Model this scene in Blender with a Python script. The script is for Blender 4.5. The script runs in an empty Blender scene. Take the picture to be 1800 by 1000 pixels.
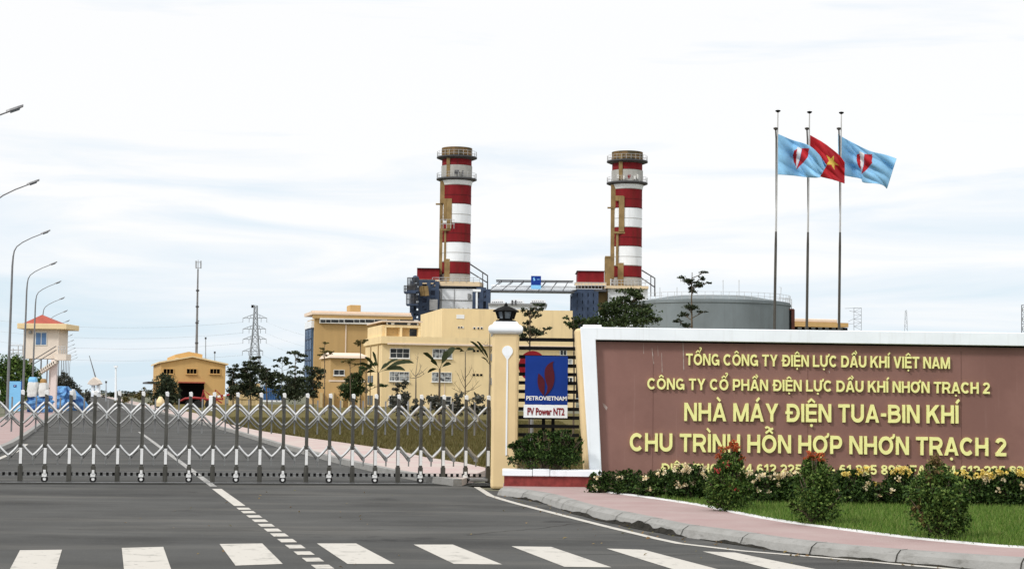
import bpy, math, random
import numpy as np
from mathutils import Vector, Matrix

SC = bpy.context.scene
COL = SC.collection
RAD = math.radians

# ---------------------------------------------------------------- camera
F_PX = 3000.0                       # focal length in photo pixels (1800 wide)
CAM = Vector((0, 0, 1.6))
PITCH = math.atan(198 / 3000.0)
ROLL = 0.0122
cd = bpy.data.cameras.new("camera")
cd.sensor_width = 36.0
cd.lens = 36.0 * F_PX / 1800.0
cd.clip_start = 0.1
cd.clip_end = 6000
cam = bpy.data.objects.new("camera", cd)
COL.objects.link(cam)
cam.matrix_world = Matrix.Translation(CAM) @ Matrix.Rotation(math.pi / 2 + PITCH, 4, 'X') @ Matrix.Rotation(ROLL, 4, 'Z')
SC.camera = cam
_m = cam.matrix_world.to_3x3()
CR, CU, CF = _m.col[0].copy(), _m.col[1].copy(), -_m.col[2].copy()

# ---------------------------------------------------------------- sky, sun, exposure
SUN_EL, SUN_AZ = RAD(42), RAD(-130)        # azimuth measured from +Y towards +X (sun behind left)
w = bpy.data.worlds.new("World")
SC.world = w
w.use_nodes = True
nt = w.node_tree
nt.nodes.clear()
N = nt.nodes.new
def lk(a, b): nt.links.new(a, b)
out = N('ShaderNodeOutputWorld')
sky = N('ShaderNodeTexSky'); sky.sky_type = 'NISHITA'; sky.sun_disc = False
sky.sun_elevation = SUN_EL; sky.sun_rotation = SUN_AZ
bg1 = N('ShaderNodeBackground'); bg1.inputs[1].default_value = 0.1
lk(sky.outputs[0], bg1.inputs[0])
tc = N('ShaderNodeTexCoord')
mp = N('ShaderNodeMapping'); mp.inputs['Scale'].default_value = (5.0, 5.0, 42.0)
lk(tc.outputs['Generated'], mp.inputs[0])
nz = N('ShaderNodeTexNoise'); nz.inputs['Scale'].default_value = 1.0
nz.inputs['Detail'].default_value = 6; nz.inputs['Roughness'].default_value = 0.55; nz.inputs['Distortion'].default_value = 0.6
lk(mp.outputs[0], nz.inputs['Vector'])
sx = N('ShaderNodeSeparateXYZ'); lk(tc.outputs['Generated'], sx.inputs[0])
# overcast deck: thin blue-grey near the horizon, white above, brighter towards the zenith
low = N('ShaderNodeMapRange'); low.inputs['From Min'].default_value = -0.01; low.inputs['From Max'].default_value = 0.17
low.inputs['To Min'].default_value = -0.25; low.inputs['To Max'].default_value = 0.17
lk(sx.outputs['Z'], low.inputs['Value'])
ad = N('ShaderNodeMath'); ad.operation = 'ADD'; lk(nz.outputs['Fac'], ad.inputs[0]); lk(low.outputs[0], ad.inputs[1])
rp = N('ShaderNodeValToRGB')
rp.color_ramp.elements[0].position = 0.20; rp.color_ramp.elements[0].color = (0.72, 0.86, 0.96, 1)
rp.color_ramp.elements[1].position = 0.58; rp.color_ramp.elements[1].color = (1.04, 1.04, 1.04, 1)
e = rp.color_ramp.elements.new(0.43); e.color = (0.90, 0.96, 1.02, 1)
lk(ad.outputs[0], rp.inputs[0])
zen = N('ShaderNodeMapRange'); zen.inputs['From Min'].default_value = 0.22; zen.inputs['From Max'].default_value = 0.9
zen.inputs['To Min'].default_value = 1.0; zen.inputs['To Max'].default_value = 1.45
lk(sx.outputs['Z'], zen.inputs['Value'])
bg2 = N('ShaderNodeBackground'); lk(rp.outputs[0], bg2.inputs[0]); lk(zen.outputs[0], bg2.inputs[1])
mx = N('ShaderNodeMixShader'); mx.inputs[0].default_value = 0.93
lk(bg1.outputs[0], mx.inputs[1]); lk(bg2.outputs[0], mx.inputs[2]); lk(mx.outputs[0], out.inputs[0])

sl = bpy.data.lights.new("sun", 'SUN'); sl.energy = 2.0; sl.angle = RAD(9); sl.color = (1.0, 0.975, 0.94)
so = bpy.data.objects.new("sun", sl); COL.objects.link(so)
sd = Vector((math.sin(SUN_AZ) * math.cos(SUN_EL), math.cos(SUN_AZ) * math.cos(SUN_EL), math.sin(SUN_EL)))
so.rotation_euler = sd.to_track_quat('Z', 'Y').to_euler()
so.location = (0, 0, 60)
SC.view_settings.view_transform = 'Standard'
SC.view_settings.look = 'None'
SC.view_settings.exposure = 0.0
SC.view_settings.gamma = 1.0

# ---------------------------------------------------------------- picture <-> place
def ray(px, py): return CF + CR * ((px - 900) / F_PX) + CU * ((500 - py) / F_PX)
def at(px, py, Y):
    r = ray(px, py); return CAM + r * (Y / r.y)
def gnd(px, py, z=0.0):
    r = ray(px, py); return CAM + r * ((z - CAM.z) / r.z)
def solve(P0, d, px):
    rel = Vector(P0) - CAM; k = px - 900
    return (k * rel.dot(CF) - F_PX * rel.dot(CR)) / (F_PX * d.dot(CR) - k * d.dot(CF))
def zat(P, py):
    rel = Vector((P[0], P[1], 0)) - CAM; k = 500 - py
    return (k * rel.dot(CF) - F_PX * rel.dot(CU)) / (F_PX * CU.z - k * CF.z)
_r = ray(150, 689)
V = Vector((_r.x, _r.y, 0)).normalized()          # along the entrance road
U = Vector((V.y, -V.x, 0))                        # across it
ANG = math.atan2(U.y, U.x)

# ---------------------------------------------------------------- objects
ROOT = {}
def thing(name, label, cat, loc=(0, 0, 0), rz=0.0, group=None):
    o = bpy.data.objects.new(name, None); COL.objects.link(o)
    o.empty_display_size = 0.3
    o.location = loc; o.rotation_euler = (0, 0, rz)
    o['label'] = label; o['category'] = cat
    if group: o['group'] = group
    ROOT[o.name] = (Matrix.Translation(Vector(loc)) @ Matrix.Rotation(rz, 4, 'Z')).inverted()
    return o
def tag(o, label, cat, group=None):
    o['label'] = label; o['category'] = cat
    if group: o['group'] = group
    return o
def rootof(o):
    while o.parent: o = o.parent
    return o
def link_mesh(me, name, mats, parent, smooth=False, label=None, kind=None):
    o = bpy.data.objects.new(name, me); COL.objects.link(o)
    for m in (mats if isinstance(mats, (list, tuple)) else [mats]): me.materials.append(m)
    if parent is not None:
        me.transform(ROOT[rootof(parent).name]); o.parent = parent
    if smooth: me.polygons.foreach_set('use_smooth', [True] * len(me.polygons))
    if label: o['label'] = label
    if kind: o['kind'] = kind
    return o
class MB:
    """collects geometry given in world (or M-local) coordinates; build() links ONE mesh object"""
    def __init__(s, M=None): s.v = []; s.f = []; s.mi = []; s.M = M; s.cur = 0
    def add(s, vs, fs):
        n = len(s.v)
        s.v += [tuple(s.M @ Vector(p)) if s.M else tuple(p) for p in vs]
        s.f += [tuple(i + n for i in f) for f in fs]; s.mi += [s.cur] * len(fs); return s
    def hexa(s, c):      # 8 corners: bottom ring then top ring
        return s.add(c, [(3, 2, 1, 0), (4, 5, 6, 7), (0, 1, 5, 4), (1, 2, 6, 5), (2, 3, 7, 6), (3, 0, 4, 7)])
    def box(s, x0, y0, z0, x1, y1, z1):
        return s.hexa([(x0, y0, z0), (x1, y0, z0), (x1, y1, z0), (x0, y1, z0), (x0, y0, z1), (x1, y0, z1), (x1, y1, z1), (x0, y1, z1)])
    def beam(s, a, b, w, h, up=(0, 0, 1)):
        a, b = Vector(a), Vector(b); d = (b - a).normalized(); up = Vector(up)
        if abs(d.dot(up)) > .98: up = Vector((0, 1, 0))
        sd_ = d.cross(up).normalized(); u_ = sd_.cross(d)
        p = sd_ * w / 2; q = u_ * h / 2
        return s.hexa([a - p - q, a + p - q, b + p - q, b - p - q, a - p + q, a + p + q, b + p + q, b - p + q])
    def tube(s, pts, r, n=8, cap=True):
        pts = [Vector(p) for p in pts]; k = len(pts); rs = r if isinstance(r, (list, tuple)) else [r] * k
        vs = []; ref = None
        for i, p in enumerate(pts):
            d = (pts[min(i + 1, k - 1)] - pts[max(i - 1, 0)]).normalized()
            if ref is None:
                ref = Vector((1, 0, 0)) if abs(d.x) < .9 else Vector((0, 1, 0))
            a = (ref - d * ref.dot(d)).normalized(); ref = a; b = d.cross(a)
            vs += [p + (a * math.cos(2 * math.pi * j / n) + b * math.sin(2 * math.pi * j / n)) * rs[i] for j in range(n)]
        fs = [(i * n + j, i * n + (j + 1) % n, (i + 1) * n + (j + 1) % n, (i + 1) * n + j) for i in range(k - 1) for j in range(n)]
        if cap: fs += [tuple(range(n - 1, -1, -1)), tuple((k - 1) * n + j for j in range(n))]
        return s.add(vs, fs)
    def lathe(s, c, prof, n=24, a0=0.0, sq=None):
        vs = []; k = len(prof)
        for r, z in prof:
            for j in range(n):
                t = a0 + 2 * math.pi * j / n; vs.append((c[0] + r * math.cos(t), c[1] + r * math.sin(t), c[2] + z))
        fs = [(i * n + j, i * n + (j + 1) % n, (i + 1) * n + (j + 1) % n, (i + 1) * n + j) for i in range(k - 1) for j in range(n)]
        fs += [tuple(range(n - 1, -1, -1)), tuple((k - 1) * n + j for j in range(n))]
        return s.add(vs, fs)
    def prism(s, poly, y0, y1):     # poly in (x,z), extruded along y
        n = len(poly)
        a = sum(poly[i][0] * poly[(i + 1) % n][1] - poly[(i + 1) % n][0] * poly[i][1] for i in range(n))
        if a < 0: poly = poly[::-1]
        vs = [(x, y0, z) for x, z in poly] + [(x, y1, z) for x, z in poly]
        fs = [tuple(range(n)), tuple(range(2 * n - 1, n - 1, -1))] + [((i + 1) % n, i, n + i, n + (i + 1) % n) for i in range(n)]
        return s.add(vs, fs)
    def slab(s, poly, z0, z1):      # poly in (x,y), extruded along z
        n = len(poly); poly = [(p[0], p[1]) for p in poly]
        a = sum(poly[i][0] * poly[(i + 1) % n][1] - poly[(i + 1) % n][0] * poly[i][1] for i in range(n))
        if a < 0: poly = poly[::-1]
        vs = [(x, y, z0) for x, y in poly] + [(x, y, z1) for x, y in poly]
        fs = [tuple(range(n - 1, -1, -1)), tuple(range(n, 2 * n))] + [(i, (i + 1) % n, n + (i + 1) % n, n + i) for i in range(n)]
        return s.add(vs, fs)
    def sheet(s, poly, z):
        n = len(poly); poly = [(p[0], p[1]) for p in poly]
        a = sum(poly[i][0] * poly[(i + 1) % n][1] - poly[(i + 1) % n][0] * poly[i][1] for i in range(n))
        if a < 0: poly = poly[::-1]
        return s.add([(x, y, z) for x, y in poly], [tuple(range(n))])
    def pb(s, px0, py0, px1, py1, Y, d):    # box facing the road whose front spans these picture bounds at distance Y
        pm = (px0 + px1) / 2; qm = (py0 + py1) / 2
        return s.box(at(px0, qm, Y).x, Y, at(pm, py1, Y).z, at(px1, qm, Y).x, Y + d, at(pm, py0, Y).z)
    def build(s, name, mats, parent=None, smooth=False, label=None, kind=None, bevel=0, sharp=None):
        me = bpy.data.meshes.new(name); me.from_pydata(s.v, [], s.f); me.update()
        me.polygons.foreach_set('material_index', s.mi)
        o = link_mesh(me, name, mats, parent, smooth, label, kind)
        if smooth and sharp is not False:
            try: me.set_sharp_from_angle(angle=RAD(40))
            except Exception: pass
        if bevel:
            b = o.modifiers.new('bevel', 'BEVEL'); b.width = bevel; b.segments = 2; b.limit_method = 'ANGLE'
        return o
def structure(o):
    o['kind'] = 'structure'; return o
def copy_tree(o, parent=None):
    c = o.copy(); COL.objects.link(c)
    if parent is not None: c.parent = parent
    for ch in list(o.children): copy_tree(ch, c)
    return c

# ---------------------------------------------------------------- materials
def lin(*c):
    return tuple(((x / 255) / 12.92 if x / 255 <= 0.04045 else ((x / 255 + 0.055) / 1.055) ** 2.4) for x in c)
def mat(name, c, rough=0.75, metal=0.0, var=0.12, scale=2.0, stretch=(1, 1, 1), bump=0.0, bscale=40.0, c2=None, lo=0.35, hi=0.65, detail=6, spec=0.18):
    m = bpy.data.materials.new(name); m.use_nodes = True; t = m.node_tree; b = t.nodes['Principled BSDF']
    b.inputs['Roughness'].default_value = rough; b.inputs['Metallic'].default_value = metal
    b.inputs['Specular IOR Level'].default_value = spec
    tcn = t.nodes.new('ShaderNodeTexCoord'); mpn = t.nodes.new('ShaderNodeMapping'); mpn.inputs['Scale'].default_value = stretch
    t.links.new(tcn.outputs['Object'], mpn.inputs[0])
    n = t.nodes.new('ShaderNodeTexNoise'); n.inputs['Scale'].default_value = scale; n.inputs['Detail'].default_value = detail
    n.inputs['Roughness'].default_value = 0.6
    t.links.new(mpn.outputs[0], n.inputs['Vector'])
    r = t.nodes.new('ShaderNodeValToRGB')
    r.color_ramp.elements[0].position = lo; r.color_ramp.elements[1].position = hi
    a = c2 if c2 else tuple(x * (1 - var) for x in c)
    d = c if c2 else tuple(min(x * (1 + var * .6), 1) for x in c)
    r.color_ramp.elements[0].color = (*a, 1); r.color_ramp.elements[1].color = (*d, 1)
    t.links.new(n.outputs['Fac'], r.inputs[0]); t.links.new(r.outputs[0], b.inputs['Base Color'])
    if bump:
        n2 = t.nodes.new('ShaderNodeTexNoise'); n2.inputs['Scale'].default_value = bscale; n2.inputs['Detail'].default_value = 4
        t.links.new(tcn.outputs['Object'], n2.inputs['Vector'])
        bn = t.nodes.new('ShaderNodeBump'); bn.inputs['Strength'].default_value = bump; bn.inputs['Distance'].default_value = 0.02
        t.links.new(n2.outputs['Fac'], bn.inputs['Height']); t.links.new(bn.outputs[0], b.inputs['Normal'])
    return m
def grime(m, c, amount=0.6, scale=1.2, stretch=(6, 6, 0.35), lo=0.5, hi=0.75):
    """streaks or stains of colour c with a shape of their own, over what the material has"""
    t = m.node_tree; b = t.nodes['Principled BSDF']; src = b.inputs['Base Color'].links[0].from_socket
    tcn = t.nodes.new('ShaderNodeTexCoord'); mpn = t.nodes.new('ShaderNodeMapping'); mpn.inputs['Scale'].default_value = stretch
    t.links.new(tcn.outputs['Object'], mpn.inputs[0])
    n = t.nodes.new('ShaderNodeTexNoise'); n.inputs['Scale'].default_value = scale; n.inputs['Detail'].default_value = 7; n.inputs['Roughness'].default_value = 0.65
    t.links.new(mpn.outputs[0], n.inputs['Vector'])
    r = t.nodes.new('ShaderNodeMapRange'); r.inputs['From Min'].default_value = lo; r.inputs['From Max'].default_value = hi
    r.inputs['To Max'].default_value = amount
    t.links.new(n.outputs['Fac'], r.inputs['Value'])
    x = t.nodes.new('ShaderNodeMix'); x.data_type = 'RGBA'
    t.links.new(r.outputs[0], x.inputs['Factor']); t.links.new(src, x.inputs[6]); x.inputs[7].default_value = (*c, 1)
    t.links.new(x.outputs[2], b.inputs['Base Color'])
    return m
def leafmat(name, cols, rough=0.55, trans=0.25):
    m = bpy.data.materials.new(name); m.use_nodes = True; t = m.node_tree; b = t.nodes['Principled BSDF']
    g = t.nodes.new('ShaderNodeNewGeometry'); r = t.nodes.new('ShaderNodeValToRGB')
    while len(r.color_ramp.elements) < len(cols): r.color_ramp.elements.new(0.5)
    for i, c in enumerate(cols):
        r.color_ramp.elements[i].position = i / max(1, len(cols) - 1); r.color_ramp.elements[i].color = (*c, 1)
    t.links.new(g.outputs['Random Per Island'], r.inputs[0]); t.links.new(r.outputs[0], b.inputs['Base Color'])
    b.inputs['Roughness'].default_value = rough; b.inputs['Specular IOR Level'].default_value = 0.12
    tr = t.nodes.new('ShaderNodeBsdfTranslucent'); t.links.new(r.outputs[0], tr.inputs[0])
    ms = t.nodes.new('ShaderNodeMixShader'); ms.inputs[0].default_value = trans
    t.links.new(b.outputs[0], ms.inputs[1]); t.links.new(tr.outputs[0], ms.inputs[2])
    t.links.new(ms.outputs[0], t.nodes['Material Output'].inputs[0])
    return m

M = {}
M['asphalt'] = mat('asphalt', (.088, .088, .085), 1.0, var=.25, scale=.45, bump=.4, bscale=70, lo=.3, hi=.7, detail=10, spec=.06)
grime(M['asphalt'], (.15, .143, .13), .75, .8, (.22, 1.3, 1), .50, .74)
grime(M['asphalt'], (.036, .036, .035), .75, .55, (.3, .9, 1), .52, .72)
grime(M['asphalt'], (.13, .125, .115), .5, 14, (1, 1, 1), .58, .72)
grime(M['asphalt'], (.03, .03, .03), .8, .35, (1, 1, 1), .63, .70)
M['ground'] = mat('ground', (.17, .16, .12), .95, var=.3, scale=.05, bump=.2, bscale=2, c2=(.09, .10, .055))
M['paint'] = mat('road_paint', (.51, .485, .44), .85, var=.1, scale=3.2, c2=(.27, .26, .235), lo=.28, hi=.44, detail=10, spec=.1)
grime(M['paint'], (.16, .155, .145), .8, 9, (1, 1, 1), .60, .68)
M['paint_worn'] = mat('worn_road_paint', (.44, .43, .41), .9, var=.1, scale=9, c2=(.14, .14, .135), lo=.36, hi=.56, detail=10, spec=.1)
M['pink_paving'] = mat('pink_paving', (.34, .24, .23), .95, scale=1.3, c2=(.38, .295, .28), lo=.35, hi=.7, bump=.2, bscale=30, spec=.1)
M['kerb'] = mat('kerb_concrete', (.31, .305, .29), .95, scale=3.5, c2=(.25, .245, .23), lo=.3, hi=.6, bump=.5, bscale=25, spec=.1)
grime(M['kerb'], (.07, .065, .055), .45, 5, (1, 1, 2.5), .56, .70)
M['edging'] = mat('white_edging', (.60, .60, .59), .9, scale=5, var=.15, spec=.1)
M['far_paving'] = mat('far_paving', (.48, .42, .38), .95, scale=1.0, c2=(.46, .35, .33), lo=.4, hi=.6, spec=.1)
M['dirt'] = mat('gutter_dirt', (.05, .047, .04), 1.0, scale=7, c2=(.025, .024, .021), bump=.6, bscale=60, spec=.03)
M['lawn'] = mat('lawn_soil', (.07, .115, .02), 1.0, scale=6, c2=(.035, .06, .012), bump=.5, bscale=60, spec=.05)
M['dry_lawn'] = mat('dry_lawn_soil', (.15, .125, .05), 1.0, scale=1.2, c2=(.10, .085, .03), bump=.5, bscale=20, spec=.05)
M['steel'] = mat('polished_steel', (.70, .70, .69), .36, 1.0, var=.15, scale=9)
M['shaded_steel'] = mat('shaded_steel', (.36, .36, .35), .4, .9, var=.15, scale=6)  # same bar steel with its darker reflection put into the colour
M['post_steel'] = mat('post_steel', (.13, .125, .11), .35, .75, var=.3, scale=6, stretch=(4, 4, .6))
M['grey_steel'] = mat('grey_steel', (.33, .33, .33), .45, .5, var=.2, scale=5)
M['white'] = mat('white_paint', (.90, .94, .98), .6, var=.04, scale=2)
grime(M['white'], (.55, .54, .5), .35, 2.0, (5, 5, .3), .55, .8)
M['white_strip'] = mat('white_reflector', (.85, .85, .84), .4, var=.06, scale=20)
M['black'] = mat('black_paint', (.010, .010, .010), .7, var=.2, scale=3, spec=.08)
M['rubber'] = mat('rubber', (.02, .02, .02), .8, var=.2)
M['cream_pillar'] = mat('cream_render', (.78, .60, .34), .9, var=.06, scale=1.5, bump=.08, bscale=50)
grime(M['cream_pillar'], (.55, .42, .26), .35, 1.5, (5, 5, .5), .56, .8)
M['panel'] = mat('burgundy_panel', (.27, .145, .122), .6, var=.08, scale=1.1, detail=8, spec=.12)
grime(M['panel'], (.50, .36, .31), .30, 1.6, (7, 7, .22), .60, .78)
grime(M['panel'], (.15, .07, .06), .5, .8, (1, 1, 1), .52, .8)
M['run'] = mat('pale_run', (.52, .44, .40), .8, scale=14, c2=(.32, .22, .19))
grime(M['panel'], (.20, .10, .085), .5, .25, (1, 1, 1), .48, .62)
M['joint_and_shadow_line'] = mat('joint_brown', (.17, .085, .07), .8)
M['gold'] = mat('yellow_letter_paint', (.90, .87, .36), .5, var=.06, scale=6)
M['red_tile'] = mat('dark_red_tile', (.24, .045, .04), .5, var=.3, scale=9)
M['sign_blue'] = mat('sign_blue', (.011, .042, .25), .5, var=.08, scale=3, spec=.1)
M['flame'] = mat('flame_maroon', (.085, .010, .018), .45, var=.15, scale=4)
M['sign_red'] = mat('sign_red', (.24, .010, .018), .45, var=.15, scale=4)
M['lamp_glass'] = mat('lantern_glass', (.20, .23, .26), .12, 0, var=.2, scale=10)
# plant
M['stack_red'] = mat('stack_red', (.20, .016, .020), .7, var=.18, scale=.5, stretch=(1, 1, .4), spec=.08)
M['stack_white'] = mat('stack_white', (.84, .86, .88), .6, var=.05, scale=.6)
grime(M['stack_white'], (.50, .42, .34), .35, .6, (2.2, 2.2, .10), .58, .78)
grime(M['stack_white'], (.55, .56, .57), .45, .5, (1.5, 1.5, .15), .52, .75)
M['stack_rim'] = mat('rusty_rim', (.20, .12, .05), .85, scale=.8, c2=(.07, .055, .03), lo=.4, hi=.6)
grime(M['stack_red'], (.10, .03, .02), .6, .5, (1.6, 1.6, .12), .52, .72)
M['seam_red'] = mat('seam_dark_red', (.09, .012, .014), .8, var=.2)
M['stack_grey'] = mat('grey_cladding', (.40, .39, .36), .6, var=.2, scale=.5, stretch=(1, 1, .3))
M['tan_steel'] = mat('tan_steel', (.28, .19, .085), .8, var=.25, scale=.6)
M['deck'] = mat('cream_deck', (.74, .58, .38), .8, var=.1, scale=.4)
M['navy'] = mat('navy_steel', (.045, .065, .11), .6, var=.3, scale=.5)
M['dark_navy'] = mat('dark_navy', (.018, .024, .042), .7, var=.3, scale=.4)
M['casing'] = mat('grey_white_casing', (.80, .82, .84), .5, var=.08, scale=.4)
M['rail'] = mat('dark_rail', (.08, .08, .085), .6, var=.2)
M['light_rail'] = mat('light_rail', (.5, .5, .5), .6, var=.2)
M['tan_wall'] = mat('tan_cladding', (.50, .33, .145), .8, var=.06, scale=.3, stretch=(3, 3, .2))
M['fascia'] = mat('pink_cream_fascia', (.78, .63, .50), .8, var=.06, scale=.3)
M['cream_wall'] = mat('cream_wall', (.83, .65, .37), .85, var=.05, scale=.25, bump=.05)
grime(M['cream_wall'], (.56, .43, .26), .55, .35, (3, 3, .22), .50, .78)
M['yellow_wall'] = mat('yellow_cladding', (.60, .38, .155), .8, var=.05, scale=.4, stretch=(3, 3, .2))
M['window_frame'] = mat('window_frame', (.75, .74, .70), .5, var=.05)
M['glass'] = mat('dark_glass', (.045, .05, .055), .25, 0, scale=1.2, c2=(.015, .017, .02), lo=.4, hi=.6)
M['pale_glass'] = mat('pale_glass', (.40, .42, .42), .15, 0, scale=2.0, c2=(.06, .06, .065), lo=.42, hi=.56)
M['blue_glass'] = mat('blue_glass', (.11, .20, .36), .2, .2, var=.3, scale=.4)
M['dark_hole'] = mat('dark_interior', (.004, .0035, .0035), 1.0, spec=0.0)
M['tank'] = mat('grey_tank', (.205, .235, .245), .8, scale=.18, stretch=(1, 1, .5), c2=(.15, .17, .175), lo=.35, hi=.65)
grime(M['tank'], (.10, .10, .10), .5, .3, (2.5, 2.5, .12), .54, .75)
M['red_brown'] = mat('red_brown', (.16, .06, .045), .7, var=.3, scale=.6)
M['roof_red'] = mat('roof_red', (.38, .088, .06), .7, var=.12, scale=2)
M['tower_wall'] = mat('tower_wall', (.80, .70, .60), .85, var=.06, scale=.8)
M['tower_eave'] = mat('tower_eave', (.80, .62, .36), .8, var=.06, scale=.8)
M['column_pink'] = mat('pale_column', (.80, .68, .64), .8, var=.05)
M['tarp_blue'] = mat('blue_tarp', (.17, .40, .72), .7, scale=1.6, c2=(.035, .10, .30), lo=.40, hi=.60, detail=8, bump=.3, bscale=5)
M['light_blue'] = mat('light_blue_paint', (.24, .55, .86), .5, var=.07, scale=2)
M['sack_white'] = mat('sack_white', (.74, .74, .72), .9, var=.12, scale=4, stretch=(3, 3, .6))
M['sack_tan'] = mat('sack_tan', (.42, .25, .10), .9, var=.2, scale=6)
M['lamp_pole'] = mat('galvanised_pole', (.22, .22, .225), .5, .4, var=.2, scale=2)
M['flagpole'] = mat('flagpole_steel', (.085, .08, .07), .5, .2, var=.2, scale=2)
M['flagpole_top'] = mat('flagpole_top_steel', (.55, .54, .52), .35, .5, var=.15, scale=2)
M['bark'] = mat('bark', (.13, .10, .07), .9, var=.35, scale=8)
M['pale_bark'] = mat('pale_bark', (.22, .18, .13), .9, var=.3, scale=6)
M['wire'] = mat('wire', (.50, .53, .56), .8)
M['pylon'] = mat('hazy_pylon_steel', (.36, .38, .40), .7, var=.15)  # paled steel: distance haze put into the colour
M['fence_tan'] = mat('tan_fence', (.55, .42, .22), .85, var=.2, scale=1.5, stretch=(4, 4, .4))
M['blue_tank'] = mat('blue_sheet', (.06, .15, .34), .5, var=.2, scale=1)
M['machine_red'] = mat('machine_red', (.30, .03, .03), .5, var=.2, scale=2)
# foliage
M['hedge'] = leafmat('hedge_leaf', [(.008, .018, .005), (.022, .046, .011), (.042, .084, .018), (.09, .14, .032)], trans=.12)
M['shrub'] = leafmat('shrub_leaf', [(.014, .034, .008), (.046, .092, .018), (.088, .150, .030), (.16, .22, .055)], trans=.15)
M['red_leaf'] = leafmat('red_leaf', [(.48, .10, .03), (.58, .16, .05), (.42, .08, .035), (.34, .12, .04)])
M['brown_leaf'] = leafmat('brown_leaf', [(.16, .13, .045), (.26, .19, .08), (.22, .13, .065), (.13, .15, .045)])
M['dark_leaf'] = leafmat('dark_leaf', [(.014, .020, .012), (.030, .041, .022), (.052, .067, .035), (.085, .10, .055)], trans=.15)
M['tree_leaf'] = leafmat('tree_leaf', [(.014, .026, .010), (.035, .055, .018), (.055, .085, .03), (.095, .12, .05)])
M['grey_leaf'] = leafmat('grey_leaf', [(.035, .04, .03), (.06, .065, .05), (.10, .10, .08), (.15, .15, .13)])
M['olive_leaf'] = leafmat('olive_leaf', [(.07, .065, .02), (.12, .10, .035), (.16, .13, .05), (.10, .11, .03)])
M['palm_leaf'] = leafmat('palm_leaf', [(.014, .02, .007), (.025, .034, .012), (.045, .055, .022)], trans=.1)
M['grass'] = leafmat('grass_blade', [(.05, .11, .015), (.095, .185, .028), (.15, .24, .045), (.24, .27, .09)])
M['dry_grass'] = leafmat('dry_grass_blade', [(.075, .06, .018), (.12, .10, .035), (.16, .135, .055), (.09, .09, .025)])
M['rose_cream'] = leafmat('rose_cream', [(.75, .62, .40), (.80, .70, .50), (.78, .60, .30)], .7, .2)
M['rose_yellow'] = leafmat('rose_yellow', [(.75, .55, .10), (.80, .62, .18), (.80, .68, .30)], .7, .2)
M['rose_red'] = leafmat('rose_red', [(.40, .04, .04), (.50, .10, .08), (.30, .03, .05)], .7, .2)

# ---------------------------------------------------------------- foliage helpers
def leaf_mesh(P, S, rng, up=0.4, aspect=0.55):
    n = len(P)
    nrm = rng.normal(size=(n, 3)); nrm[:, 2] += up; nrm /= np.linalg.norm(nrm, axis=1)[:, None] + 1e-9
    t = rng.normal(size=(n, 3)); t -= nrm * (t * nrm).sum(1)[:, None]; t /= np.linalg.norm(t, axis=1)[:, None] + 1e-9
    b = np.cross(nrm, t); S = S[:, None]
    v = np.stack([P - t * S * .5, P + b * S * aspect * .5 + nrm * S * .08, P + t * S * .5 - nrm * S * .1, P - b * S * aspect * .5 + nrm * S * .08], 1)
    return raw_mesh(v.reshape(-1, 3), 4)
def raw_mesh(v, k):
    n = len(v) // k
    me = bpy.data.meshes.new('leaves')
    me.vertices.add(n * k); me.vertices.foreach_set('co', v.astype(np.float32).ravel())
    me.loops.add(n * k); me.loops.foreach_set('vertex_index', np.arange(n * k, dtype=np.int32))
    me.polygons.add(n); me.polygons.foreach_set('loop_start', np.arange(0, n * k, k, dtype=np.int32))
    me.update(calc_edges=True); return me
def blob_points(c, r, n, rng, spread=.20, power=2.0):
    K = max(5, n // 26)
    d = rng.normal(size=(K, 3)); d /= np.linalg.norm(d, axis=1)[:, None]
    cc = d * (rng.random(K) ** (1 / power))[:, None]
    i = rng.integers(0, K, n)
    return np.array(c)[None] + (cc[i] + rng.normal(size=(n, 3)) * spread) * np.array(r)[None]
def pick(root, name, P, size, leaf, rng, label=None, up=.4, aspect=.55, kind=None):
    S = size * (0.6 + 0.8 * rng.random(len(P)))
    return link_mesh(leaf_mesh(P, S, rng, up, aspect), name, leaf, root, label=label, kind=kind)
SEED = [10]
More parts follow.
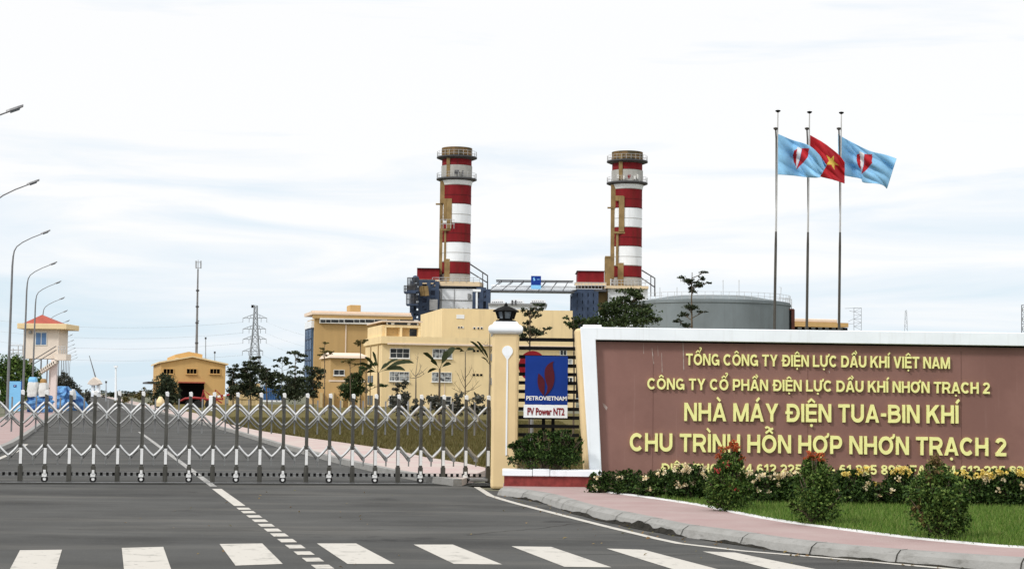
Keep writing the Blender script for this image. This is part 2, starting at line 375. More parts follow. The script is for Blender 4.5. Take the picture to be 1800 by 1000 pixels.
def tree(label, px, Y, blobs, leaf='tree_leaf', bark='bark', trunk_px=4, leaf_px=4.6, dens=1.0, group=None, name='tree', top=None, cat='tree', kx=0, fork=.35, base_px=None):
    """blobs: (px, py, half width, half height) of each leaf mass as seen in the photo, at distance Y"""
    SEED[0] += 1; rng = np.random.default_rng(SEED[0]); rd = random.Random(SEED[0])
    k = Y / F_PX
    base = at(base_px or px, 700, Y); base.z = 0
    r = thing(name, label, cat, base, 0, group)
    cs = [at(b[0], b[1], Y) + Vector((0, (rd.random() - .5) * b[2] * k * .9, 0)) for b in blobs]
    hi = max(c.z for c in cs)
    tx = at(px, 600, Y).x
    mb = MB(); tr = trunk_px * k / 2
    h0 = min(c.z for c in cs)
    tp = [base + Vector((0, 0, -.05)), base.lerp(Vector((tx, Y, h0)), .5) + Vector(((rd.random() - .5) * tr * 2, 0, 0)), Vector((tx, Y, h0)), Vector((tx + (rd.random() - .5) * tr, Y, (h0 + hi) / 2)), Vector((tx, Y, hi))]
    mb.tube(tp, [tr * 1.25, tr, tr * .85, tr * .6, tr * .3], 7)
    P = []
    for b, c in zip(blobs, cs):
        s = Vector((tx, Y, max(base.z + .3 * h0, c.z - max(b[2] * k * fork, .3 * b[3] * k) - .2)))
        mid = s.lerp(c, .55) + Vector((0, 0, -b[3] * k * .15))
        mb.tube([s, mid, c], [tr * .45, tr * .32, tr * .12], 5)
        for _ in range(4):
            q = c + Vector(((rd.random() - .5) * 1.5 * b[2] * k, (rd.random() - .5) * 1.4 * b[2] * k, (rd.random() - .3) * b[3] * k))
            mb.tube([mid, mid.lerp(q, .6) + Vector((0, 0, .05 * b[2] * k)), q], [tr * .26, tr * .16, tr * .06], 4)
        n = int(dens * 3.0 * math.pi * b[2] * b[3] / (leaf_px * leaf_px * .30)) + 12
        P.append(blob_points(c, (b[2] * k, b[2] * k * .85, b[3] * k), n, rng))
    mb.build('trunk', M[bark], r, smooth=True)
    pick(r, 'crown', np.concatenate(P), leaf_px * k * 1.15, M[leaf], rng)
    return r
def bush(label, px, Y, z0, blobs, leaf='hedge', leaf_m=.055, dens=1.0, group=None, name='flowering_bush', cat='bush', tips=None, flowers=None):
    SEED[0] += 1; rng = np.random.default_rng(SEED[0]); rd = random.Random(SEED[0])
    k = Y / F_PX
    base = at(px, 860, Y); base.z = z0
    r = thing(name, label, cat, base, 0, group)
    blobs = list(blobs) + [(b[0] + b[2] * .92 * math.cos(a), b[1] - b[3] * .92 * math.sin(a), b[2] * rd.uniform(.14, .30), b[3] * rd.uniform(.14, .32)) for b in blobs for a in [rd.uniform(-.4, 3.6) for _ in range(5)]]
    cs = [at(b[0], b[1], Y) for b in blobs]
    mb = MB()
    for c in cs:
        for _ in range(2):
            q = c + Vector(((rd.random() - .5) * .12, (rd.random() - .5) * .2, 0))
            mb.tube([base + Vector(((rd.random() - .5) * .06, (rd.random() - .5) * .06, -.03)), base.lerp(q, .5) + Vector((0, 0, .03)), q], [.014, .010, .004], 5)
    mb.build('stem', M['bark'], r)
    P = []
    for b, c in zip(blobs, cs):
        n = int(dens * 4.2 * math.pi * b[2] * b[3] * k * k / (leaf_m ** 2 * .30)) + 30
        p = blob_points(c, (b[2] * k, b[2] * k * .8, b[3] * k), n, rng, .16, 2.6)
        P.append(p[p[:, 2] > z0])
    P = np.concatenate(P)
    pick(r, 'foliage', P, leaf_m, M[leaf], rng)
    if tips:
        lf, tb = tips
        Q = []
        for b in tb:
            n = int(3.0 * math.pi * b[2] * b[3] * k * k / (leaf_m ** 2 * .30)) + 15
            Q.append(blob_points(at(b[0], b[1], Y - .03), (b[2] * k, b[2] * k * .8, b[3] * k), n, rng, .2))
        pick(r, 'new_leaves', np.concatenate(Q), leaf_m * .9, M[lf], rng, label='rust red young leaves at the tip' if lf == 'red_leaf' else 'brownish leaves')
    if flowers:
        for lf, pts in flowers:
            Q = []
            for (fx, fy) in pts:
                c = np.array(at(fx, fy, Y - blobs[0][2] * k * .75 * (0.55 + .35 * rd.random())))
                Q.append(c[None] + rng.normal(size=(16, 3)) * .020)
            o = pick(r, 'blossom', np.concatenate(Q), .036, M[lf], rng, aspect=.85)
    return r

# ---------------------------------------------------------------- ground, roads, pavements
structure(MB().sheet([(-3000, -60), (3000, -60), (3000, 5000), (-3000, 5000)], -.03).build('ground', M['ground']))
GL, GR = gnd(-60, 847), gnd(858, 850)
def sv(s, t, z=0.0):                     # site coordinates: s across the road, t along it
    p = U * s + V * t; return Vector((p.x, p.y, z))
rd_poly = [Vector((-40, -30, 0)), Vector((40, -30, 0)), Vector((40, 30.8, 0)), gnd(861, 862), gnd(769, 843), gnd(693, 830), gnd(600, 809), gnd(498, 784), gnd(414, 759),
           sv(6.0, 110), sv(6.0, 1400), sv(-2.1, 1400), sv(-2.1, 110)] + [sv(s, t) for t, s in [(62, -2.1), (52, -2.15), (45, -2.35), (40, -2.9), (36.5, -4.2), (29, -14.5)]]
rd_poly = [Vector((-40, -30, 0)), Vector((40, -30, 0)), Vector((40, 31.2, 0))] + rd_poly[3:] + [Vector((-40, 34, 0))]
structure(MB().sheet(rd_poly, 0.0).build('road', M['asphalt']))
# far pavements beyond the gate
inner = [(861, 823), (811, 812), (748, 803), (698, 791), (656, 785), (600, 777), (532, 768), (458, 757), (398, 744)]
outer = [(812, 842), (769, 837), (693, 824), (600, 804), (498, 779), (414, 755)]
poly = [gnd(a, b, .12) for a, b in outer] + [sv(6.0, 110), sv(6.0, 900), sv(8.1, 900), sv(8.1, 110)] + [gnd(a, b, .12) for a, b in inner[::-1]]
structure(MB().slab(poly, -.02, .118).build('far_pavement', M['far_paving']))
kb = MB()
op = [gnd(a, b, .12) for a, b in outer] + [sv(6.0, 110), sv(6.0, 500)]
for a, b in zip(op[:-1], op[1:]):
    d = (b - a).normalized(); n_ = Vector((-d.y, d.x, 0)) * .17
    kb.slab([a, b, b + n_, a + n_], -.02, .125)
structure(kb.build('far_kerb', M['kerb']))
lw = [gnd(a, b, .12) for a, b in inner] + [sv(8.1, 110), sv(8.1, 260), sv(40, 260), Vector((40, 60, 0)), Vector((12, 33.5, 0)), Vector((2.5, 33.0, 0))]
structure(MB().slab(lw, -.02, .10).build('far_lawn', M['dry_lawn']))
LS = [(29, -14.5), (36.5, -4.2), (40, -2.9), (45, -2.35), (52, -2.15), (62, -2.1)]
lo_ = [sv(s, t) for t, s in LS]
li_ = [sv(s, t) for t, s in [(62, -4.6), (52, -4.9), (45, -6.0), (40, -9.0), (37, -14.5)]]
poly = lo_ + [sv(-2.1, 110), sv(-2.1, 900), sv(-4.6, 900), sv(-4.6, 112)] + li_
structure(MB().slab(poly, -.02, .118).build('left_pavement', M['pink_paving']))
kb = MB()
op = lo_ + [sv(-2.1, 110), sv(-2.1, 500)]
for a, b in zip(op[:-1], op[1:]):
    d = (b - a).normalized(); n_ = Vector((d.y, -d.x, 0)) * .17
    kb.slab([a, b, b + n_, a + n_], -.02, .125)
structure(kb.build('left_kerb', M['kerb']))

# road markings
mk = MB()
for q in [[(35, 967), (109, 966), (98, 1003), (16, 1003)], [(214, 963), (287, 961), (301, 1001), (218, 1002)], [(386, 956), (461, 955), (497, 991), (414, 994)],
          [(557, 955), (626, 955), (694, 991), (611, 991)], [(727, 957), (796, 957), (883, 992), (798, 991)], [(899, 960), (969, 961), (1075, 997), (992, 996)],
          [(1066, 964), (1131, 966), (1268, 1002), (1185, 1001)], [(1235, 969), (1292, 971), (1448, 1003), (1366, 1003)]]:
    mk.sheet([gnd(*p) for p in q], .004)
structure(mk.build('crosswalk', M['paint']))
c0 = gnd(567, 996); s0 = c0.dot(U); ln = MB()
def tt(px, py): return gnd(px, py).dot(V)
for (xa, ya) in [(420, 894), (433, 900), (448, 907.5), (458, 915), (469, 923), (479, 931.5), (492, 940), (504, 950), (516, 960.5), (535, 972), (548, 983.5), (567, 996)]:
    t = tt(xa, ya); hl = .22 if t > 18 else .19
    ln.sheet([sv(s0 - .085, t - hl), sv(s0 + .085, t - hl), sv(s0 + .085, t + hl), sv(s0 - .085, t + hl)], .004)
ln.sheet([sv(s0 - .08, tt(437, 889)), sv(s0 + .08, tt(437, 889)), sv(s0 + .08, tt(383, 859)), sv(s0 - .08, tt(383, 859))], .004)
structure(ln.build('centre_line', M['paint']))
ln = MB(); ln.sheet([sv(s0 - .06, tt(377, 855)), sv(s0 + .06, tt(377, 855)), sv(s0 + .06, tt(252, 759)), sv(s0 - .06, tt(252, 759))], .004)
structure(ln.build('centre_line', M['paint_worn']))
def strip(pts, wd, z):
    mb = MB(); pts = [Vector((p[0], p[1], z)) for p in pts]; L_, R_ = [], []
    for i, p in enumerate(pts):
        d = (pts[min(i + 1, len(pts) - 1)] - pts[max(i - 1, 0)]).normalized(); n_ = Vector((-d.y, d.x, 0)) * wd / 2
        L_.append(p + n_); R_.append(p - n_)
    for i in range(len(pts) - 1): mb.sheet([L_[i], R_[i], R_[i + 1], L_[i + 1]], z)
    return mb
ep = [(838, 856), (848, 862), (862, 871), (884, 878), (912, 886), (990, 906), (1069, 926), (1152, 946), (1194, 955), (1304, 968), (1450, 980), (1640, 997), (1800, 1012)]
structure(strip([gnd(*p) for p in ep], .11, .0045).build('edge_line', M['paint']))
structure(strip([sv(s, t) for t, s in [(30, -10), (34.2, -4.4), (37.5, -2.5), (41, -2.0), (47, -1.75), (54, -1.7)]], .13, .0045).build('edge_line', M['paint']))

# near pavement on the right: kerb, paving, white edging, lawn
ZP = .125
front = [(884, 856), (920, 861), (964, 869), (1027, 887), (1111, 904), (1194, 921), (1278, 932), (1382, 947), (1539, 963), (1800, 981), (2150, 1003)]
back = [(2150, 979), (1800, 962), (1695, 954), (1591, 944), (1487, 931), (1382, 917), (1304, 903), (1226, 887), (1131, 873), (1043, 862), (1020, 850), (885, 848)]
def smooth_px(l, n=5):
    o = []
    for i in range(len(l) - 1):
        p0, p1, p2, p3 = l[max(i - 1, 0)], l[i], l[i + 1], l[min(i + 2, len(l) - 1)]
        for j in range(n):
            t = j / n
            o.append(tuple(.5 * (2 * p1[k] + (p2[k] - p0[k]) * t + (2 * p0[k] - 5 * p1[k] + 4 * p2[k] - p3[k]) * t * t + (3 * p1[k] - p0[k] - 3 * p2[k] + p3[k]) * t ** 3) for k in (0, 1)))
    return o + [l[-1]]
fr = [gnd(a, b, ZP) for a, b in smooth_px(front)]
bk = [gnd(a, b, ZP) for a, b in smooth_px(back[:10])] + [gnd(a, b, ZP) for a, b in back[10:]]
structure(MB().slab(fr + bk, -.02, ZP - .006).build('pavement', M['pink_paving']))
def kerbline(pts, wd, z0, z1, side, KO=.03):
    mb = MB(); A, B = [], []
    for i, p in enumerate(pts):
        d = (pts[min(i + 1, len(pts) - 1)] - pts[max(i - 1, 0)]).normalized(); n_ = Vector((-d.y, d.x, 0)) * side
        A.append(p - n_ * .012); B.append(p + n_ * wd)
    vs = []; fs = []
    rnd = random.Random(4)
    for a, b in zip(A, B):
        j = rnd.uniform(-.005, .005); n_ = (b - a).normalized()
        vs += [(a.x - n_.x * KO, a.y - n_.y * KO, z0), (a.x - n_.x * KO * .55, a.y - n_.y * KO * .55, z1 - .04 + j), (a.x + n_.x * .012, a.y + n_.y * .012, z1 + j * .5), (b.x, b.y, z1), (b.x, b.y, z0)]
    for i in range(len(A) - 1):
        for k in range(4): fs.append((i * 5 + k, i * 5 + k + 1, i * 5 + 6 + k, i * 5 + 5 + k) if side < 0 else (i * 5 + 5 + k, i * 5 + 6 + k, i * 5 + k + 1, i * 5 + k))
    mb.add(vs, fs); mb.add([vs[0], vs[1], vs[2], vs[3], vs[4]], [(0, 1, 2, 3, 4)])
    return mb
structure(kerbline(fr, .15, -.02, ZP, 1, .10).build('kerb', M['kerb']))
structure(kerbline(bk[:-2][::-1], .075, -.02, ZP + .012, -1 * -1).build('edging', M['edging']))
# low worn gutter of dust between edge line and kerb
acc = 0.0; kj = MB()
for i in range(1, len(fr) - 1):
    acc += (fr[i] - fr[i - 1]).length
    if acc > 1.0:
        acc = 0.0; p = fr[i]; d = (fr[i + 1] - fr[i - 1]).normalized(); n_ = Vector((-d.y, d.x, 0))
        o_ = [p - n_ * .118, p - n_ * .075, p - n_ * .0, p + n_ * .152]; zz = [0.0, ZP - .038, ZP + .0035, ZP + .0035]
        A_ = [Vector((q.x, q.y, z)) - d * .006 for q, z in zip(o_, zz)]; B_ = [Vector((q.x, q.y, z)) + d * .006 for q, z in zip(o_, zz)]
        kj.add(A_ + B_, [(j, j + 1, 5 + j, 4 + j) for j in range(3)])
structure(kj.build('kerb_joint', M['dirt']))
# hairline cracks in the asphalt
rgc = random.Random(21)
for (px, py, ang_, ln_) in ((330, 905, .5, 5.0), (700, 915, -.25, 6.0), (120, 930, .15, 4.0), (820, 940, .9, 3.0), (520, 880, -.1, 7.0), (1000, 975, .4, 2.5)):
    p = gnd(px, py); pts = []; a_ = ang_
    for j in range(int(ln_ / .12)):
        pts.append(p.copy()); a_ += rgc.uniform(-.35, .35) - (a_ - ang_) * .2; p = p + Vector((math.cos(a_) * .12, math.sin(a_) * .12, 0))
    structure(strip(pts, .012, .0022).build('road_crack', M['dirt']))
rg = random.Random(5)
for (i0, i1, hh) in ((4, 11, .035), (13, 18, .04), (18, 27, .085), (29, 35, .04), (36, 44, .03)):
    lo_s, hi_s = [], []
    for i in range(i0, min(i1, len(fr) - 2)):
        for f in (0, .25, .5, .75):
            p = fr[i].lerp(fr[i + 1], f); d = (fr[i + 1] - fr[i]).normalized(); n_ = Vector((d.y, -d.x, 0)); t_ = math.sin(math.pi * (i + f - i0 + .15) / (i1 - i0 + .2)); h_ = max(.004, hh * t_ * (.8 + .25 * math.sin(i * 2.1 + f * 2.1) + .15 * math.sin(i * 5.3 + f * 5.3 + hh * 90) + rg.uniform(-.06, .06)))
            def kf(z): return .10 - .045 * max(0, (z + .02) / (ZP - .02)) + .022
            lo_s.append(Vector((p.x, p.y, 0)) + n_ * kf(0) + Vector((0, 0, .001))); hi_s.append(Vector((p.x, p.y, 0)) + n_ * kf(h_) + Vector((0, 0, h_)))
    k_ = MB(); n2 = len(lo_s); k_.add(lo_s + hi_s, [(i, i + 1, n2 + i + 1, n2 + i) for i in range(n2 - 1)])
    structure(k_.build('kerb_dark_patch', M['dirt']))  # irregular darker patches low on the kerb face
for (i0, i1, wd) in ((3, 12, .05), (13, 27, .10), (28, 33, .05), (34, 40, .03)):
    A_, B_ = [], []
    for i in range(i0, min(i1, len(fr) - 1)):
        p = fr[i]; d = (fr[i + 1] - fr[i - 1]).normalized(); n_ = Vector((d.y, -d.x, 0)); t_ = math.sin(math.pi * (i - i0 + .5) / (i1 - i0))
        A_.append(p + n_ * .09); B_.append(p + n_ * (.10 + wd * t_ * rg.uniform(.5, 1.5)))
    gb = MB()
    for i in range(len(A_) - 1): gb.sheet([A_[i], A_[i + 1], B_[i + 1], B_[i]], .0062)
    structure(gb.build('gutter_dust', M['dirt']))
lawn_poly = [Vector((p.x, p.y, 0)) for p in bk[:-3]] + [gnd(1043, 850, .1), Vector((1.3, 29.4, 0)), Vector((16, 29.4, 0)), Vector((16, 17, 0))]
structure(MB().slab(lawn_poly, -.02, ZP - .012).build('lawn_bed', M['lawn']))
rng = np.random.default_rng(3)
def in_poly(x, y, poly):
    c = np.zeros(len(x), bool); n = len(poly); j = n - 1
    for i in range(n):
        xi, yi, xj, yj = poly[i][0], poly[i][1], poly[j][0], poly[j][1]
        c ^= ((yi > y) != (yj > y)) & (x < (xj - xi) * (y - yi) / (yj - yi + 1e-12) + xi); j = i
    return c
def grass(poly, n, h, wd, z, name, m, bnd):
    x = rng.uniform(bnd[0], bnd[1], n); y = rng.uniform(bnd[2], bnd[3], n)
    k = in_poly(x, y, poly); x, y = x[k], y[k]; n = len(x)
    a = rng.uniform(0, 6.28, n); hh = h * rng.uniform(.5, 1.3, n); ww = wd * rng.uniform(.7, 1.3, n)
    lx, ly = rng.normal(0, .35, n) * hh, rng.normal(0, .35, n) * hh
    b = np.stack([x, y, np.full(n, z)], 1); d = np.stack([np.cos(a) * ww, np.sin(a) * ww, np.zeros(n)], 1)
    v = np.stack([b - d, b + d, b + np.stack([lx, ly, hh], 1)], 1).reshape(-1, 3)
    o = link_mesh(raw_mesh(v, 3), name, m, None); o['kind'] = 'stuff'; return o
lp = [(p.x, p.y) for p in bk[:46]] + [(2.6, 25.2), (16, 24.9), (16, 17)]
grass(lp, 90000, .075, .006, ZP - .015, 'lawn_grass', M['grass'], (2.2, 9.5, 16.4, 26))
fl = [(p.x, p.y) for p in lw]
grass(fl, 120000, .14, .018, .10, 'dry_grass', M['dry_grass'], (-17, 3, 33, 105))

rgl = np.random.default_rng(12); LP_ = []
for i in range(4, 44):
    for _ in range(int(rgl.integers(0, 5))):
        p = fr[i]; d = (fr[i + 1] - fr[i - 1]).normalized(); o_ = float(rgl.exponential(.16)) + .14; LP_.append((p.x + d.y * o_ + rgl.normal() * .12, p.y - d.x * o_ + rgl.normal() * .12, .012))
for _ in range(70): LP_.append((rgl.uniform(-5, 5), rgl.uniform(15.5, 29), .012))
lo2 = link_mesh(leaf_mesh(np.array(LP_), .03 + .035 * rgl.random(len(LP_)), rgl, 3.0), 'leaf_litter', M['brown_leaf'], None); lo2['kind'] = 'stuff'
# ---------------------------------------------------------------- expanding gate
gd = GL - GR; ga = math.atan2(-gd.y, -gd.x)
gate = thing('expanding_gate', 'low stainless steel accordion gate with curved scissor bars closed across the road', 'gate', GR, ga)
GM = Matrix.Translation(GR) @ Matrix.Rotation(ga, 4, 'Z')
gx = Vector((math.cos(ga), math.sin(ga), 0))
xa, xb = solve(GR, gx, 35), solve(GR, gx, 857)
PER = (xb - xa) / 20
def ribbon(mb, pts, h, t):      # a bar with a ridge along its front
    vs = []; k = len(pts)
    for i, (x, d, z) in enumerate(pts):
        a, b = pts[max(i - 1, 0)], pts[min(i + 1, k - 1)]
        tx, tz = b[0] - a[0], b[2] - a[2]; l = math.hypot(tx, tz); nx, nz_ = -tz / l * h / 2, tx / l * h / 2
        if nz_ < 0: nx, nz_ = -nx, -nz_
        vs += [(x - nx, d, z - nz_), (x - nx * .1, d - h * .17, z - nz_ * .1), (x + nx, d, z + nz_), (x + nx * .9, d + t, z + nz_ * .9), (x - nx * .9, d + t, z - nz_ * .9)]
    fs = [(i * 5 + j, i * 5 + 5 + j, i * 5 + 5 + (j + 1) % 5, i * 5 + (j + 1) % 5) for i in range(k - 1) for j in range(5)]
    fs += [(0, 1, 2, 3, 4), tuple(k * 5 - 1 - j for j in range(5))]
    mb.add(vs, fs)
def arc(a, b, bow, n=9):
    o = []
    for i in range(n):
        t = i / (n - 1)
        o.append((a[0] + (b[0] - a[0]) * t, a[1] + (b[1] - a[1]) * t, a[2] + (b[2] - a[2]) * t + bow * 4 * t * (1 - t)))
    return o
for i in range(-2, 21):
    x = xa + PER * i
    p = MB(GM).box(x - .03, -.03, .30, x + .03, .03, 1.52)  .box(x - .031, -.031, 1.515, x + .026, .031, 1.555).box(x - .042, -.035, .02 if i % 2 == 0 else .17, x + .042, .035, .30)
    p.box(x - .045, -.05, .62, x + .045, .05, .68).box(x - .04, -.05, 1.38, x + .04, .05, 1.42)
    post = p.build('post', M['post_steel'], gate, bevel=.006)
    MB(GM).prism([(x - .020, 1.55), (x + .034, 1.53), (x + .038, 1.60), (x + .02, 1.630), (x - .030, 1.618)], -.036, .036).build('cap', M['white_strip'], post, bevel=.008)
    r_ = MB(GM).box(x - .024, -.048, .33, x + .026, -.036, .61)
    r_.build('reflector', M['white_strip'], post)
    if i % 2:
        c = MB(GM); c.box(x - .022, -.05, .16, x + .022, .0, .225)
        c.prism([(x - .045, .10), (x + .035, .10), (x + .04, .15), (x + .02, .17), (x - .02, .17), (x - .045, .15)], -.04, .04)
        c.cur = 1
        ring = [(x + .062 * math.cos(a), -.02, .062 + .062 * math.sin(a)) for a in [2 * math.pi * j / 18 for j in range(18)]]
        c.add(ring + [(q[0], .02, q[2]) for q in ring], [tuple(range(17, -1, -1)), tuple(range(18, 36))] + [(j, (j + 1) % 18, 18 + (j + 1) % 18, 18 + j) for j in range(18)])
        c.cur = 0
        hub = [(x + .028 * math.cos(a), -.024, .062 + .028 * math.sin(a)) for a in [2 * math.pi * j / 12 for j in range(12)]]
        c.add(hub + [(q[0], .024, q[2]) for q in hub], [tuple(range(11, -1, -1)), tuple(range(12, 24))] + [(j, (j + 1) % 12, 12 + (j + 1) % 12, 12 + j) for j in range(12)])
        c.build('caster', [M['white_strip'], M['rubber']], post)
    if i < 20:
        x0, x1 = x + .03, x + PER - .03; xm = x + PER / 2
        up, lo_b = MB(GM), MB(GM)
        for d, dz, h in ((-.05, 0, .046), (.26, -.075, .032)):
            for s in (0, 1):
                l, r = (x0, x1) if s == 0 else (x1, x0)
                dd = d + (.014 if s else 0)
                ribbon(up, arc((l, dd, 1.41 + dz), (xm, dd, 1.225 + dz), .007 if d < 0 else .022), h, .012)
                up.cur = 1; ribbon(up, arc((xm, dd, 1.225 + dz), (r, dd, 1.045 + dz), -.006 if d < 0 else -.02), h * .80, .012); up.cur = 0; lo_b.cur = 0 if d < 0 else 1
                ribbon(lo_b, arc((l, dd, .665 + dz * .8), (xm, dd, .475 + dz * .8), -.014 if d < 0 else .02), h, .012)
        up.box(xm - .014, -.055, 1.14, xm + .014, .28, 1.235).build('upper_scissor', [M['steel'], M['shaded_steel']], gate)
        lo_b.box(xm - .013, -.052, .40, xm + .013, .28, .475).box(xm - .011, .08, .31, xm + .011, .11, .41).build('lower_scissor', [M['steel'], M['shaded_steel']], gate)
        MB(GM).box(xm - .013, .30, .88, xm + .013, .33, 1.50).build('rear_rod', M['grey_steel'], gate)
ch = MB(GM).box(xa - PER * 2, .04, .115, xb, .06, .13).box(xa - PER * 2, .04, .175, xb, .06, .185)
ch.cur = 1
k = 0; xx = xa - PER * 2
while xx < xb - .1:
    ch.box(xx, .03, .125, xx + .045, .07, .18); xx += .105
ch.build('chain_rail', [M['grey_steel'], M['black']], gate)
eb = MB(GM).box(xb - .34, -.10, .045, xb - .01, .10, .10)
eb.build('end_carriage', M['grey_steel'], gate, bevel=.01)
structure(MB(GM).sheet([(xa - PER * 8, -.62), (xb + .1, -.80), (xb + .1, .35), (xa - PER * 8, .35)], .003).build('gate_dark_strip', mat('dark_asphalt', (.034, .034, .031), 1.0, scale=1.2, c2=(.055, .055, .052), lo=.3, hi=.6, bump=.4, bscale=60, spec=.05, detail=9)))  # strip of darker asphalt along the gate base
structure(MB(GM).box(xa - PER * 3, -.06, .0, xb, -.02, .008).box(xa - PER * 3, .03, .0, xb, .07, .008).build('gate_track', M['grey_steel']))

# ---------------------------------------------------------------- gate pillar with lantern
YP = 30.3
pxl, pxr = at(864, 700, YP).x, at(911, 700, YP).x; pc = (pxl + pxr) / 2; hw = (pxr - pxl) / 2
ztop = at(887, 586, YP).z; k = YP / F_PX
pil = thing('gate_pillar', 'square cream gate pillar with white moulded cap and a white disc on a stem down its front', 'pillar', (pc, YP + hw, 0))
MB().box(pc - hw, YP, -.02, pc + hw, YP + 2 * hw, ztop).build('shaft', M['cream_pillar'], pil, bevel=.05)
cp = MB(); a0 = math.pi / 4; s2 = math.sqrt(2)
prof = [(hw * s2, ztop - .01), ((hw + .05) * s2, ztop + .02), ((hw + .07) * s2, ztop + .05), ((hw + .07) * s2, ztop + .10), ((hw + .05) * s2, ztop + .135), ((hw - .01) * s2, ztop + .165), ((hw - .02) * s2, ztop + .20), (hw * .8 * s2, ztop + .215)]
cp.lathe((pc, YP + hw, 0), prof, 4, a0); cp.build('cap', M['white'], pil, bevel=.012)
em = MB(); ec = at(892, 617, YP); n = 24; rr = 9.5 * k
em.prism([(ec.x + rr * math.cos(2 * math.pi * j / n), ec.z + rr * math.sin(2 * math.pi * j / n)) for j in range(n)], YP - .015, YP + .01)
zb = at(890, 800, YP).z
em.prism([(ec.x - rr * .75, ec.z - rr * .66), (ec.x + rr * .75, ec.z - rr * .66), (ec.x + .014, ec.z - rr * 1.5), (ec.x + .014, zb), (ec.x - .014, zb), (ec.x - .014, ec.z - rr * 1.5)], YP - .012, YP + .008)
em.build('disc_ornament', M['white'], pil)
zc = ztop + .213
lan = thing('lantern', 'black pagoda shaped lantern with glass sides on top of the cream gate pillar', 'lantern', (pc, YP + hw, zc))
lb = MB(); c = (pc, YP + hw, 0)
lb.lathe(c, [(.185, zc), (.185, zc + .03), (.12, zc + .045), (.13, zc + .06)], 6, .26)
for j in range(6):
    a = .26 + j * math.pi / 3
    lb.beam((pc + .135 * math.cos(a), YP + hw + .135 * math.sin(a), zc + .055), (pc + .182 * math.cos(a), YP + hw + .182 * math.sin(a), zc + .20), .034, .034)
lb.build('cage', M['black'], lan)
MB().lathe(c, [(.115, zc + .058), (.158, zc + .195)], 6, .26).build('glass', M['lamp_glass'], lan)
MB().lathe(c, [(.235, zc + .178), (.245, zc + .20), (.16, zc + .245), (.08, zc + .275), (.032, zc + .292), (.038, zc + .306), (.018, zc + .33), (.004, zc + .36)], 6, .26).build('roof', M['black'], lan, bevel=.006)

# ---------------------------------------------------------------- sign wall
YW = 29.2
def wp(px, py, y=YW): p = at(px, py, y); return (p.x, p.z)
wx, wz = wp(1030, 835)
wall = thing('sign_wall', 'long burgundy sign wall in a white frame with raised yellow Vietnamese lettering', 'wall', (wx, YW + .4, .1))
bd = MB().prism([wp(1011, 577, YW + .2), wp(2100, 591, YW + .2), wp(2100, 856, YW + .2), wp(1028, 840, YW + .2)], YW + .2, YW + .75)
bd.build('wall_body', M['cream_pillar'], wall, bevel=.05)
fb = MB().prism([wp(1020.5, 574.5), wp(2100, 589), wp(2100, 612.5), wp(1047, 597), wp(1058, 838), wp(1037, 838)], YW, YW + .198)
fb.build('frame', M['white'], wall, bevel=.012)
pn = MB().prism([wp(1046, 596), wp(2099, 611.5), wp(2099, 856), wp(1057, 840)], YW + .13, YW + .19)
pn.build('panel', M['panel'], wall)
MB().prism([wp(1049, 598, YW + .12), wp(2098, 613.2, YW + .12), wp(2098, 615.6, YW + .12), wp(1049, 600.2, YW + .12)], YW + .115, YW + .129).build('joint_and_shadow_line', M['black'], wall)  # black strip painted in for the shadow line under the top frame
for (a, b, c_, d_, w_) in ((1146, 611, 1149, 640, 1.6), (1156, 607, 1157, 626, .8), (1163, 620, 1164, 655, 1.0), (1200.5, 600, 1202, 651, 1.7), (1131, 603, 1131.5, 622, .7), (1457, 651, 1458.5, 656, 1.2)):
    s_ = MB(); y_ = YW + .127
    s_.add([tuple(at(a - w_ * .3, b, y_)), tuple(at(c_ - w_ * .5, d_, y_)), tuple(at(c_ + w_ * .5, d_ - 1, y_)), tuple(at(a + w_ * .3, b, y_))], [(0, 1, 2, 3)]); s_.build('paint_run', M['run'], wall)
for a in (1148, 1420, 1690): ja = at(a, 700, YW + .12).x; MB().box(ja - .003, YW + .1265, .2, ja + .003, YW + .1295, at(a, 617, YW + .12).z).build('panel_joint', M['joint_and_shadow_line'], wall)
s_ = MB(); s_.add([tuple(at(x, y, YW + .127)) for x, y in ((1059, 708), (1063, 710), (1068, 716), (1066, 721), (1061, 714))], [(0, 1, 2, 3, 4)]); s_.build('chip', M['run'], wall)
lt = MB(); p0 = at(1040, 573, YW + .3)
lt.box(p0.x - .15, YW + .25, p0.z - .035, p0.x + .17, YW + .42, p0.z + .02).build('cap_lamp', M['white_strip'], wall, bevel=.01)
def lettering(parent, body, x0, x1, zb, cap, yf, depth, m, bold=.02, name='lettering', label=None, slope=0.0):
    cu = bpy.data.curves.new('txt', 'FONT'); cu.body = body; cu.extrude = .05; cu.offset = bold; cu.resolution_u = 3
    o = bpy.data.objects.new('txt', cu); COL.objects.link(o); bpy.context.view_layer.update()
    me = bpy.data.meshes.new_from_object(o.evaluated_get(bpy.context.evaluated_depsgraph_get()))
    bpy.data.objects.remove(o); bpy.data.curves.remove(cu)
    me.materials.clear()
    n = len(me.vertices); co = np.empty(n * 3, np.float32); me.vertices.foreach_get('co', co); co = co.reshape(-1, 3)
    mnx, mxx = co[:, 0].min(), co[:, 0].max()
    X = x0 + (co[:, 0] - mnx) / (mxx - mnx) * (x1 - x0)
    Z = zb + (co[:, 1] + bold) / (.69 + 2 * bold) * cap + slope * (X - x0)
    Yc = yf + (.05 - co[:, 2]) / .1 * depth
    me.vertices.foreach_set('co', np.stack([X, Yc, Z], 1).astype(np.float32).ravel()); me.update()
    me.name = name
    return link_mesh(me, name, m, parent, label=label)
YL = YW + .085
import unicodedata
SW = .20; SH = SW / 2; SS = SW * 1.06
